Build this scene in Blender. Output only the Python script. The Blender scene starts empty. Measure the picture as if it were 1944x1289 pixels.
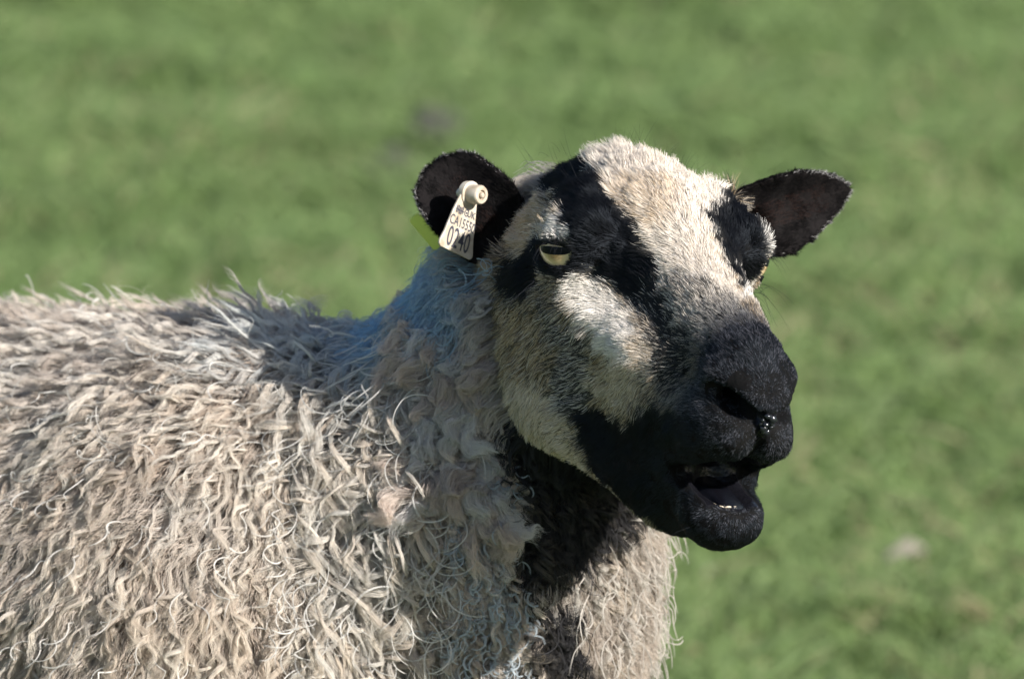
import bpy, math
import numpy as np

RNG = np.random.default_rng(7)
scene = bpy.context.scene

# ------------------------------------------------------------------ camera, sky, sun, exposure
CAM_PITCH = math.radians(15.0)      # the camera looks down on the sheep
CAM_DIST = 6.0                      # metres to the sheep's face
PXCM = 36.5                         # photograph pixels per centimetre at the face
HEAD_ORIGIN = np.array([0.0, 0.0, 0.80])          # between the eyes, above the ground
FWD = np.array([0, math.cos(CAM_PITCH), -math.sin(CAM_PITCH)])
UP = np.array([0, math.sin(CAM_PITCH), math.cos(CAM_PITCH)])
RIGHT = np.array([1.0, 0, 0])
LOOK = HEAD_ORIGIN - RIGHT * (1243 - 972) / PXCM / 100 + UP * (497 - 644.5) / PXCM / 100
cam_data = bpy.data.cameras.new('camera')
cam = bpy.data.objects.new('camera', cam_data)
scene.collection.objects.link(cam)
cam.location = LOOK - FWD * CAM_DIST
cam.rotation_euler = (math.pi / 2 - CAM_PITCH, 0, 0)
cam_data.sensor_width = 36
cam_data.lens = 36 * CAM_DIST / (1944 / PXCM / 100)
cam_data.clip_start = 0.1
cam_data.clip_end = 3000
cam_data.dof.use_dof = True
cam_data.dof.focus_distance = CAM_DIST - 0.04
cam_data.dof.aperture_fstop = 11
scene.camera = cam

SUN_DIR = np.array([0.70, -0.50, 0.51])     # from the sheep towards the sun
SUN_DIR /= np.linalg.norm(SUN_DIR)
world = bpy.data.worlds.new('World')
scene.world = world
world.use_nodes = True
nt = world.node_tree
nt.nodes.clear()
sky = nt.nodes.new('ShaderNodeTexSky')
sky.sky_type = 'NISHITA'
sky.sun_disc = False
sky.sun_elevation = math.asin(SUN_DIR[2])
sky.sun_rotation = math.atan2(SUN_DIR[0], SUN_DIR[1])
bg = nt.nodes.new('ShaderNodeBackground')
bg.inputs['Strength'].default_value = 0.08
wo = nt.nodes.new('ShaderNodeOutputWorld')
nt.links.new(sky.outputs[0], bg.inputs[0])
nt.links.new(bg.outputs[0], wo.inputs[0])
sun_data = bpy.data.lights.new('sun', 'SUN')
sun_data.energy = 5.0
sun_data.angle = math.radians(0.5)
sun_data.color = (1.0, 0.965, 0.92)
sun = bpy.data.objects.new('sun', sun_data)
scene.collection.objects.link(sun)
from mathutils import Vector, Matrix
sun.rotation_euler = Vector(SUN_DIR).to_track_quat('Z', 'Y').to_euler()
sun.location = tuple(SUN_DIR * 20)
scene.view_settings.view_transform = 'Standard'
scene.view_settings.look = 'None'
scene.view_settings.exposure = 0.88
scene.view_settings.gamma = 1.0
scene.view_settings.use_curve_mapping = False
scene.render.film_transparent = False
scene.cycles.use_denoising = True
scene.cycles.max_bounces = 6
scene.cycles.diffuse_bounces = 3
scene.cycles.transparent_max_bounces = 8

# ------------------------------------------------------------------ frames
def head_rotation(yaw, pitch, roll):
    """head frame: x the animal's right, y along the muzzle, z up -> view frame (right, away, up)"""
    cy, sy = math.cos(yaw), math.sin(yaw)
    cp, sp = math.cos(pitch), math.sin(pitch)
    cr, sr = math.cos(roll), math.sin(roll)
    B = np.array([[-1, 0, 0], [0, -1, 0], [0, 0, 1.0]])
    Rp = np.array([[1, 0, 0], [0, cp, sp], [0, -sp, cp]])
    Ry = np.array([[cy, -sy, 0], [sy, cy, 0], [0, 0, 1]])
    Rr = np.array([[cr, 0, sr], [0, 1, 0], [-sr, 0, cr]])
    return Rr @ Ry @ B @ Rp
RV = head_rotation(math.radians(28), math.radians(19), math.radians(3))
V2W = np.stack([RIGHT, FWD, UP], 1)            # view -> world
HW = V2W @ RV                                  # head -> world rotation
def head_to_world(p):
    return HEAD_ORIGIN + (np.asarray(p) / 100) @ HW.T
def world_to_head(p):
    return ((np.asarray(p) - HEAD_ORIGIN) @ HW) * 100
def view_to_head(v):                            # centimetres: right, away, up from the eyes' midpoint
    return np.asarray(v, float) @ RV
def body_pt(px, py, depth):
    """a point of the trunk, as an offset in cm from between the eyes"""
    return view_to_head([(px - 1243) / PXCM, depth, (497 - py) / PXCM])

# ------------------------------------------------------------------ the sheep's skin as one closed surface
def axis(lo, hi, flo, fhi, fine, coarse):
    a = list(np.arange(flo, fhi + 1e-6, fine))
    s = fine; x = flo; left = []
    while x > lo:
        s = min(coarse, s * 1.35); x -= s; left.append(x)
    s = fine; x = a[-1]; right = []
    while x < hi:
        s = min(coarse, s * 1.35); x += s; right.append(x)
    return np.array(left[::-1] + a + right, dtype=np.float32)

class Field:
    def __init__(self, X, Y, Z):
        self.X, self.Y, self.Z = X, Y, Z
        self.f = np.full((len(X), len(Y), len(Z)), 4.0, np.float32)
    def region(self, lo, hi):
        s = []
        for A, l, h in zip((self.X, self.Y, self.Z), lo, hi):
            s.append(slice(max(0, np.searchsorted(A, l) - 1), min(len(A), np.searchsorted(A, h) + 1)))
        x = self.X[s[0]][:, None, None]; y = self.Y[s[1]][None, :, None]; z = self.Z[s[2]][None, None, :]
        return tuple(s), x, y, z
    def put(self, lo, hi, fn, k, sub=False):
        m = k + 1.6
        s, x, y, z = self.region(np.asarray(lo) - m, np.asarray(hi) + m)
        a = self.f[s]
        if a.size == 0: return
        b = fn(x, y, z).astype(np.float32)
        if sub:
            b = -b
            h = np.maximum(k - np.abs(a - b), 0) / k
            self.f[s] = np.maximum(a, b) + h * h * k * 0.25
        else:
            h = np.maximum(k - np.abs(a - b), 0) / k
            self.f[s] = np.minimum(a, b) - h * h * k * 0.25

def rotm(rx=0, ry=0, rz=0):
    return np.array(Matrix.Rotation(math.radians(rz), 3, 'Z') @ Matrix.Rotation(math.radians(ry), 3, 'Y') @ Matrix.Rotation(math.radians(rx), 3, 'X'))

def ell(F, c, r, k=1.0, rot=None, sub=False, sym=True):
    c = np.asarray(c, float); r = np.asarray(r, float)
    R = np.eye(3) if rot is None else rotm(*rot)
    for sx in ((1, -1) if (sym and abs(c[0]) > 1e-6) else (1,)):
        cc = c * (sx, 1, 1)
        RR = R if sx == 1 else np.diag([-1, 1, 1]) @ R
        def fn(x, y, z, cc=cc, RR=RR):
            dx, dy, dz = x - cc[0], y - cc[1], z - cc[2]
            q = [(RR[0, i] * dx + RR[1, i] * dy + RR[2, i] * dz) / r[i] for i in range(3)]
            k0 = np.sqrt(q[0]**2 + q[1]**2 + q[2]**2) + 1e-6
            k1 = np.sqrt((q[0] / r[0])**2 + (q[1] / r[1])**2 + (q[2] / r[2])**2) + 1e-6
            return k0 * (k0 - 1) / k1
        m = np.sqrt((RR**2) @ (r**2))
        F.put(cc - m, cc + m, fn, k, sub)

def cone(F, a, b, ra, rb, k=1.0, sub=False, sym=True):
    a = np.asarray(a, float); b = np.asarray(b, float)
    for sx in ((1, -1) if (sym and max(abs(a[0]), abs(b[0])) > 1e-6) else (1,)):
        A = a * (sx, 1, 1); B = b * (sx, 1, 1)
        d = B - A; dd = d @ d
        def fn(x, y, z, A=A, d=d, dd=dd):
            px, py, pz = x - A[0], y - A[1], z - A[2]
            t = np.clip((px * d[0] + py * d[1] + pz * d[2]) / dd, 0, 1)
            t = t * t * (3 - 2 * t) * 0.25 + t * 0.75
            return np.sqrt((px - t * d[0])**2 + (py - t * d[1])**2 + (pz - t * d[2])**2) - (ra + (rb - ra) * t)
        lo = np.minimum(A - ra, B - rb); hi = np.maximum(A + ra, B + rb)
        F.put(lo, hi, fn, k, sub)

def unit(v):
    v = np.asarray(v, float)
    return v / np.linalg.norm(v)

# ear frames (head frame): origin at the root, u along the ear, v across, w = the way the hollow faces
def ear_frame(origin, u, w):
    u = unit(u); w = np.asarray(w, float); w = unit(w - u * (w @ u)); v = np.cross(w, u)
    return np.asarray(origin, float), u, v, w
EARS = {
 'right': dict(frame=ear_frame(body_pt(964, 470, 5.5), view_to_head([-0.66, 0.20, 0.70]), view_to_head([0.22, -0.9, -0.02])),
               L=6.1, prof=[(0, 1.7), (.15, 2.15), (.35, 2.4), (.6, 2.35), (.8, 2.05), (.92, 1.55), (1, 0)], cup=0.085, bend=0.010, t=0.20),
 'left':  dict(frame=ear_frame(body_pt(1395, 424, 7.0), view_to_head([0.86, 0.30, 0.285]), view_to_head([0.30, -0.9, -0.25])),
               L=6.9, prof=[(0, 1.7), (.15, 2.05), (.35, 2.25), (.6, 1.9), (.8, 1.3), (.92, .72), (1, 0)], cup=0.11, bend=0.004, t=0.20),
}
def ear_w0(e, u, v):
    return e['cup'] * v * v * np.clip(1.15 - u / e['L'] * 0.5, 0.3, 1) * 2 + e['bend'] * u * u - 0.35 * np.clip(1 - u / 2.5, 0, 1)
def ear_sdf(F, e, k=0.35):
    o, U, V, W = e['frame']; L = e['L']
    pu = np.array([p[0] for p in e['prof']]) * L; pv = np.array([p[1] for p in e['prof']])
    uu = np.linspace(0, L, 200)
    hv = np.interp(uu, pu, pv)
    ker = np.ones(15) / 15
    hvs = np.convolve(np.pad(hv, 7, mode='edge'), ker, 'valid'); 
    hvs[-12:] = np.sqrt(np.linspace(1, 0, 12)) * hvs[-12]
    def fn(x, y, z):
        dx, dy, dz = x - o[0], y - o[1], z - o[2]
        u = dx * U[0] + dy * U[1] + dz * U[2]
        v = dx * V[0] + dy * V[1] + dz * V[2]
        w = dx * W[0] + dy * W[1] + dz * W[2]
        h = np.interp(u, uu, hvs)
        w0 = ear_w0(e, np.clip(u, 0, L), np.clip(v, -3.2, 3.2))
        slope = np.sqrt(1 + (4 * e['cup'] * np.clip(v, -3, 3))**2)
        d1 = np.abs(w - w0) / slope - e['t']
        d2 = (np.abs(v) - h) * 0.85
        d3 = np.maximum(u - L, -0.6 - u)
        return np.maximum(np.maximum(d1, d2), d3)
    pts = np.array([o + U * a + V * b + W * c for a in (-1, L) for b in (-3.2, 3.2) for c in (-1, 3)])
    F.put(pts.min(0), pts.max(0), fn, k)
    # gristly root of the ear
    cone(F, o - U * 2.2 - W * 0.9, o + U * 1.2 - W * 0.35, 1.7, 0.9, 1.2, sym=False)
    ell(F, o + U * 0.7 + W * 0.75, (0.8, 0.8, 0.8), 0.6, sub=True, sym=False)

LID_LOW = (0.60, 1.29); LID_TOP = (-2.0, 2.30)     # circles whose overlap is the eye opening
EYE_C = np.array([5.25, -0.25, 0.45]); EYE_R = 1.42
EYE_OUT = unit([0.80, 0.58, -0.02])
EYE_UP = unit(np.array([0.0, -0.30, 1.0]) - EYE_OUT * (np.array([0.0, -0.30, 1.0]) @ EYE_OUT))
EYE_H = np.cross(EYE_UP, EYE_OUT)       # horizontal tangent, towards the poll or muzzle

def build_skin():
    X = axis(-16, 80, -13.0, 12.0, 0.2, 1.6)
    lo = body_pt(0, 0, 0)
    pts = [body_pt(900, 1100, 12), body_pt(-2300, 1350, 60), body_pt(700, 3300, 20), body_pt(-2300, 3300, 80), body_pt(1300, 1200, 0)]
    P = np.array(pts); mn = P.min(0) - 30; mx = P.max(0) + 30
    X = axis(min(mn[0], -16), max(mx[0], 16), -13.4, 12.0, 0.2, 1.7)
    Y = axis(min(mn[1], -16), max(mx[1], 17), -12.5, 16.4, 0.2, 1.7)
    Z = axis(min(mn[2], -16), max(mx[2], 9), -12.6, 8.4, 0.2, 1.7)
    F = Field(X, Y, Z)
    # --- trunk, neck, legs (stand under the fleece)
    cone(F, body_pt(430, 1345, 21), body_pt(-1250, 1330, 58), 17.2, 18.5, 4, sym=False)
    ell(F, body_pt(-300, 1400, 49), (24, 22, 20), 5, sym=False)
    cone(F, body_pt(480, 985, 18), body_pt(-900, 985, 52), 8.2, 9.0, 6, sym=False)
    cone(F, body_pt(970, 1230, 13), body_pt(640, 1330, 22), 6.0, 14, 5, sym=False)
    cone(F, body_pt(1062, 630, 10), body_pt(880, 1000, 14), 6.0, 7.6, 4, sym=False)
    cone(F, body_pt(880, 1000, 14), body_pt(640, 1290, 22), 7.6, 12.5, 5, sym=False)
    cone(F, body_pt(1060, 1020, 10), body_pt(960, 1300, 12), 3.2, 5.0, 3.0, sym=False)
    ground = -(HEAD_ORIGIN[2]) * 100
    def wl(p, z):                      # drop a head-frame point to world height z (metres)
        w = head_to_world(p); w = np.array([w[0], w[1], z]); return world_to_head(w)
    for (px, dp, back) in ((820, 12, 0), (900, 34, 0), (-1150, 38, 1), (-1080, 62, 1)):
        base = body_pt(px, 1500, dp)
        hip = wl(base, 0.44); knee = wl(base, 0.24); foot = wl(base, 0.05); toe = wl(base, 0.0)
        if back:
            knee = knee + (np.array([-.05, .01, 0]) @ HW) * 100
        cone(F, hip, knee, 6.5, 3.0, 3, sym=False)
        cone(F, knee, foot, 2.9, 2.0, 1.5, sym=False)
        cone(F, foot, toe + (np.array([.015, 0, .012]) @ HW) * 100, 2.3, 2.9, 1.0, sym=False)
    cone(F, body_pt(-1900, 1000, 58), body_pt(-2000, 1500, 60), 3.5, 2.0, 3, sym=False)
    # --- skull
    ell(F, (0, -4.0, -0.75), (4.2, 5.8, 4.75), 2.5)
    ell(F, (0, -0.4, 0.45), (4.4, 4.8, 3.65), 2.2)
    cone(F, (0, -5.5, -4), body_pt(1085, 650, 10), 4.2, 5.0, 3, sym=False)
    cone(F, (4.0, -1.8, 2.2), (4.7, 1.0, 1.75), 1.15, 0.85, 1.6)          # brow
    ell(F, EYE_C, (1.62, 1.62, 1.62), 1.2)                              # lids
    # --- muzzle
    cone(F, (0, 2.0, -2.9), (0, 11.0, -3.8), 3.3, 2.25, 2.0)
    cone(F, (0, 0.5, 1.2), (0, 11.6, -1.3), 2.45, 1.6, 1.8)
    cone(F, (0.75, 4.0, 0.45), (0.7, 11.0, -1.4), 1.4, 1.1, 1.3)
    ell(F, (2.0, 5.0, -4.6), (1.8, 4.6, 2.9), 2.0)
    cone(F, (4.1, -3.0, -2.4), (3.3, 5.8, -3.0), 1.15, 0.9, 1.5)        # cheek bone
    ell(F, (3.3, -1.4, -5.6), (2.2, 4.6, 4.9), 2.2, rot=(-10, 0, 0))    # masseter
    ell(F, (0, -2.5, -6.0), (3.4, 4.5, 4.0), 2.5)
    # --- lower jaw, dropped
    cone(F, (2.4, -1.5, -8.6), (1.5, 8.0, -9.6), 1.9, 1.5, 2.0)
    cone(F, (0, 0, -8.6), (0, 8, -9.4), 2.2, 1.8, 2.0)
    cone(F, (0, 7.5, -9.4), (0, 12.0, -9.2), 2.0, 1.75, 1.6)
    ell(F, (0, 12.35, -9.5), (2.2, 1.85, 1.55), 0.9)
    ell(F, (1.0, 8.6, -6.9), (1.9, 3.6, 2.0), 1.8)                      # corner of the mouth
    # --- nose and upper lip
    ell(F, (0, 12.2, -2.8), (2.0, 2.7, 2.1), 1.3)
    ell(F, (1.05, 12.9, -4.6), (1.35, 1.8, 1.45), 0.8)
    ell(F, (1.6, 10.8, -4.9), (1.4, 2.5, 1.8), 1.0)
    cone(F, (1.95, 12.0, -1.8), (0.6, 14.2, -2.5), 0.65, 0.6, 0.8)   # wing of the nostril
    # --- hollows
    cone(F, (0, 17, -7.0), (0, 9.5, -6.9), 1.45, 0.7, 0.5, sub=True)
    ell(F, (0, 12.9, -7.35), (2.1, 3.2, 1.30), 0.3, sub=True)
    ell(F, (0, 11.6, -8.1), (1.25, 1.9, 0.75), 0.3, sub=True)
    ell(F, (1.6, 12.3, -7.6), (1.4, 2.2, 0.75), 0.35, sub=True)
    for q in np.linspace(0, 1, 5):                                      # nostrils
        c = np.array([2.35, 12.7, -2.5]) * (1 - q) + np.array([0.65, 14.75, -3.15]) * q
        r = 0.46 + 0.18 * math.sin(math.pi * min(1, q * 1.1))
        ell(F, c, (r, 0.75, r), 0.25, sub=True)
    cone(F, (1.4, 13.4, -2.8), (0.9, 11.2, -2.6), 0.55, 0.35, 0.3, sub=True)
    cone(F, (0, 15.0, -3.7), (0, 14.25, -4.9), 0.22, 0.26, 0.3, sub=True)
    cone(F, (0, 14.25, -4.9), (0, 13.5, -6.4), 0.26, 0.34, 0.3, sub=True)   # philtrum
    ell(F, (5.4, 3.2, -0.6), (1.0, 1.4, 0.7), 1.2, sub=True)            # dip in front of the eye
    # --- eye openings
    for sx in (1, -1):
        S = np.array([sx, 1, 1])
        C, O, U_, H_ = EYE_C * S, EYE_OUT * S, EYE_UP * S, EYE_H * S
        def fn(x, y, z, C=C, O=O, U_=U_, H_=H_):
            dx, dy, dz = x - C[0], y - C[1], z - C[2]
            e1 = dx * H_[0] + dy * H_[1] + dz * H_[2]
            e2 = dx * U_[0] + dy * U_[1] + dz * U_[2]
            e3 = dx * O[0] + dy * O[1] + dz * O[2]
            a = np.sqrt(e1**2 + (e2 - LID_LOW[0])**2) - LID_LOW[1]
            b = np.sqrt(e1**2 + (e2 - LID_TOP[0])**2) - LID_TOP[1]
            return np.maximum(np.maximum(a, b), 0.4 - e3)
        F.put(C - 2.2, C + 2.6, fn, 0.25, sub=True)
        ell(F, C, (EYE_R - .08,) * 3, 0.1, sub=True, sym=False)
    for e in EARS.values():
        ear_sdf(F, e)
    return F

def surface_nets(F):
    f = F.f; X, Y, Z = F.X, F.Y, F.Z
    ins = f < 0
    c = np.zeros(tuple(n - 1 for n in f.shape), np.int8)
    sl = lambda d, n: slice(d, n - 1 + d)
    for i in (0, 1):
        for j in (0, 1):
            for k in (0, 1):
                c += ins[sl(i, f.shape[0]), sl(j, f.shape[1]), sl(k, f.shape[2])]
    act = np.argwhere((c > 0) & (c < 8))
    idx = np.full(c.shape, -1, np.int32)
    idx[act[:, 0], act[:, 1], act[:, 2]] = np.arange(len(act))
    acc = np.zeros((len(act), 3)); cnt = np.zeros(len(act))
    G = [X.astype(float), Y.astype(float), Z.astype(float)]
    cor = [(i, j, k) for i in (0, 1) for j in (0, 1) for k in (0, 1)]
    for a in cor:
        for ax in range(3):
            if a[ax]: continue
            b = list(a); b[ax] = 1
            ia = act + np.array(a); ib = act + np.array(b)
            fa = f[ia[:, 0], ia[:, 1], ia[:, 2]]; fb = f[ib[:, 0], ib[:, 1], ib[:, 2]]
            m = (fa < 0) != (fb < 0)
            t = np.where(m, fa / np.where(m, fa - fb, 1), 0)
            for q in range(3):
                pa = G[q][ia[:, q]]; pb = G[q][ib[:, q]]
                acc[:, q] += np.where(m, pa + (pb - pa) * t, 0)
            cnt += m
    verts = acc / cnt[:, None]
    quads = []
    for ax in range(3):
        o1, o2 = [(1, 2), (2, 0), (0, 1)][ax]
        s0 = [slice(None)] * 3; s1 = [slice(None)] * 3
        s0[ax] = slice(0, -1); s1[ax] = slice(1, None)
        A = ins[tuple(s0)]; B = ins[tuple(s1)]
        for flip, M in ((False, A & ~B), (True, ~A & B)):
            e = np.argwhere(M)
            e = e[(e[:, o1] > 0) & (e[:, o2] > 0) & (e[:, o1] < f.shape[o1] - 1) & (e[:, o2] < f.shape[o2] - 1)]
            d1 = np.zeros(3, int); d1[o1] = 1
            d2 = np.zeros(3, int); d2[o2] = 1
            q = [e - d1 - d2, e - d2, e, e - d1]
            if flip: q = q[::-1]
            quads.append(np.stack([idx[p[:, 0], p[:, 1], p[:, 2]] for p in q], 1))
    return verts, np.concatenate(quads)

def smooth(verts, quads, it=2, lam=0.4, w=None):
    e = np.concatenate([quads[:, [i, (i + 1) % 4]] for i in range(4)])
    n = len(verts)
    deg = np.bincount(e[:, 0], minlength=n) + np.bincount(e[:, 1], minlength=n)
    for _ in range(it):
        acc = np.zeros_like(verts)
        for a, b in ((0, 1), (1, 0)):
            for q in range(3):
                acc[:, q] += np.bincount(e[:, a], verts[e[:, b], q], n)
        acc /= deg[:, None]
        verts = verts + lam * (acc - verts)
    return verts

def face_normals(v, q):
    return np.cross(v[q[:, 2]] - v[q[:, 0]], v[q[:, 3]] - v[q[:, 1]])

SK = build_skin()
SV, SQ = surface_nets(SK)
SV = smooth(SV, SQ, 2, 0.45)
fn_ = face_normals(SV, SQ)
SN = np.zeros_like(SV)
for q in range(4):
    for a in range(3):
        SN[:, a] += np.bincount(SQ[:, q], fn_[:, a], len(SV))
SN /= np.linalg.norm(SN, axis=1)[:, None] + 1e-12

def link(o, parent=None):
    scene.collection.objects.link(o)
    if parent is not None: o.parent = parent
    return o
def mesh_np(name, verts, faces, mat=None, parent=None, smooth_=True):
    me = bpy.data.meshes.new(name)
    faces = np.asarray(faces, np.int32)
    nv, nf, k = len(verts), len(faces), faces.shape[1]
    me.vertices.add(nv); me.vertices.foreach_set('co', np.asarray(verts, np.float32).ravel())
    me.loops.add(nf * k); me.loops.foreach_set('vertex_index', faces.ravel())
    me.polygons.add(nf); me.polygons.foreach_set('loop_start', np.arange(nf, dtype=np.int32) * k)
    me.update(calc_edges=True); me.validate()
    if smooth_: me.polygons.foreach_set('use_smooth', np.ones(len(me.polygons), bool))
    if mat: me.materials.append(mat)
    return link(bpy.data.objects.new(name, me), parent)

# ------------------------------------------------------------------ noise, materials, hair helpers
def _hash(ix, iy, iz, seed):
    h = (ix.astype(np.int64) * 374761393 + iy.astype(np.int64) * 668265263 + iz.astype(np.int64) * 2147483647 + seed * 1274126177) & 0xFFFFFFFF
    h = ((h ^ (h >> 13)) * 1274126177) & 0xFFFFFFFF
    h = ((h ^ (h >> 16)) * 2246822519) & 0xFFFFFFFF
    return ((h ^ (h >> 15)) & 0xFFFFFF) / float(0xFFFFFF) * 2 - 1
def noise(p, scale, seed=0):
    q = np.asarray(p) / scale
    i = np.floor(q).astype(np.int64); f = q - i
    u = f * f * f * (f * (f * 6 - 15) + 10)
    r = 0
    for dx in (0, 1):
        wx = u[..., 0] if dx else 1 - u[..., 0]
        for dy in (0, 1):
            wy = u[..., 1] if dy else 1 - u[..., 1]
            for dz in (0, 1):
                wz = u[..., 2] if dz else 1 - u[..., 2]
                r = r + wx * wy * wz * _hash(i[..., 0] + dx, i[..., 1] + dy, i[..., 2] + dz, seed)
    return r
def vnoise(p, scale, seed=0):
    return np.stack([noise(p, scale, seed + 11 * k) for k in range(3)], -1)
def norm(v):
    return v / (np.linalg.norm(v, axis=-1, keepdims=True) + 1e-12)

def new_mat(name):
    m = bpy.data.materials.new(name); m.use_nodes = True
    n = m.node_tree.nodes; n.clear()
    out = n.new('ShaderNodeOutputMaterial')
    return m, m.node_tree, out
def principled(name, color, rough=0.6, **kw):
    m, t, out = new_mat(name)
    b = t.nodes.new('ShaderNodeBsdfPrincipled')
    b.inputs['Base Color'].default_value = (*color, 1)
    b.inputs['Roughness'].default_value = rough
    for k, v in kw.items():
        b.inputs[k.replace('_', ' ')].default_value = v
    t.links.new(b.outputs[0], out.inputs[0])
    return m, t, b
def attr_skin(name, rough=0.7):
    m, t, b = principled(name, (.5, .5, .5), rough)
    a = t.nodes.new('ShaderNodeAttribute'); a.attribute_name = 'col'
    no = t.nodes.new('ShaderNodeTexNoise'); no.inputs['Scale'].default_value = 260; no.inputs['Detail'].default_value = 4
    bu = t.nodes.new('ShaderNodeBump'); bu.inputs['Strength'].default_value = 0.5; bu.inputs['Distance'].default_value = 0.002
    t.links.new(a.outputs['Color'], b.inputs['Base Color'])
    t.links.new(no.outputs[0], bu.inputs['Height']); t.links.new(bu.outputs[0], b.inputs['Normal'])
    return m
def soft_hair_mat(name, trans=0.35, spec=0.25, rough=0.4, gloss=(.8, .8, .8)):
    """wool: soft strands that let some light through"""
    m, t, out = new_mat(name)
    a = t.nodes.new('ShaderNodeAttribute'); a.attribute_name = 'col'
    d = t.nodes.new('ShaderNodeBsdfDiffuse')
    tr = t.nodes.new('ShaderNodeBsdfTranslucent')
    g = t.nodes.new('ShaderNodeBsdfHair'); g.component = 'Reflection'
    g.inputs['RoughnessU'].default_value = rough; g.inputs['RoughnessV'].default_value = 0.9
    g.inputs['Color'].default_value = (*gloss, 1)
    m1 = t.nodes.new('ShaderNodeMixShader'); m1.inputs[0].default_value = trans
    m2 = t.nodes.new('ShaderNodeMixShader'); m2.inputs[0].default_value = spec
    t.links.new(a.outputs['Color'], d.inputs[0]); t.links.new(a.outputs['Color'], tr.inputs[0])
    t.links.new(d.outputs[0], m1.inputs[1]); t.links.new(tr.outputs[0], m1.inputs[2])
    t.links.new(m1.outputs[0], m2.inputs[1]); t.links.new(g.outputs[0], m2.inputs[2])
    t.links.new(m2.outputs[0], out.inputs[0])
    return m

def make_hair(name, pts, rad, col, mat, parent):
    """pts (n,k,3) world metres, rad (n,k) metres, col (n,3) or (n,k,3)"""
    n, k = pts.shape[:2]
    cu = bpy.data.hair_curves.new(name)
    cu.add_curves([k] * n)
    cu.attributes['position'].data.foreach_set('vector', np.ascontiguousarray(pts, np.float32).ravel())
    r = cu.attributes.get('radius') or cu.attributes.new('radius', 'FLOAT', 'POINT')
    r.data.foreach_set('value', np.ascontiguousarray(rad, np.float32).ravel())
    dom = 'POINT' if col.ndim == 3 else 'CURVE'
    c = cu.attributes.new('col', 'FLOAT_COLOR', dom)
    rgba = np.concatenate([np.clip(col, 0, 1), np.ones(col.shape[:-1] + (1,))], -1)
    c.data.foreach_set('color', np.ascontiguousarray(rgba, np.float32).ravel())
    cu.materials.append(mat)
    return link(bpy.data.objects.new(name, cu), parent)

def sample_roots(weight, n):
    """n random points of the skin; weight per quad on top of its area"""
    ar = np.linalg.norm(fn_, axis=1) * 0.5 * weight
    c = np.cumsum(ar); c /= c[-1]
    q = SQ[np.searchsorted(c, RNG.random(n))]
    s = RNG.random((n, 1)); t = RNG.random((n, 1))
    w = [(1 - s) * (1 - t), s * (1 - t), s * t, (1 - s) * t]
    p = sum(w[i] * SV[q[:, i]] for i in range(4))
    nn = norm(sum(w[i] * SN[q[:, i]] for i in range(4)))
    global LAST_Q, LAST_W
    LAST_Q, LAST_W = q, w
    return p, nn

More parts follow.
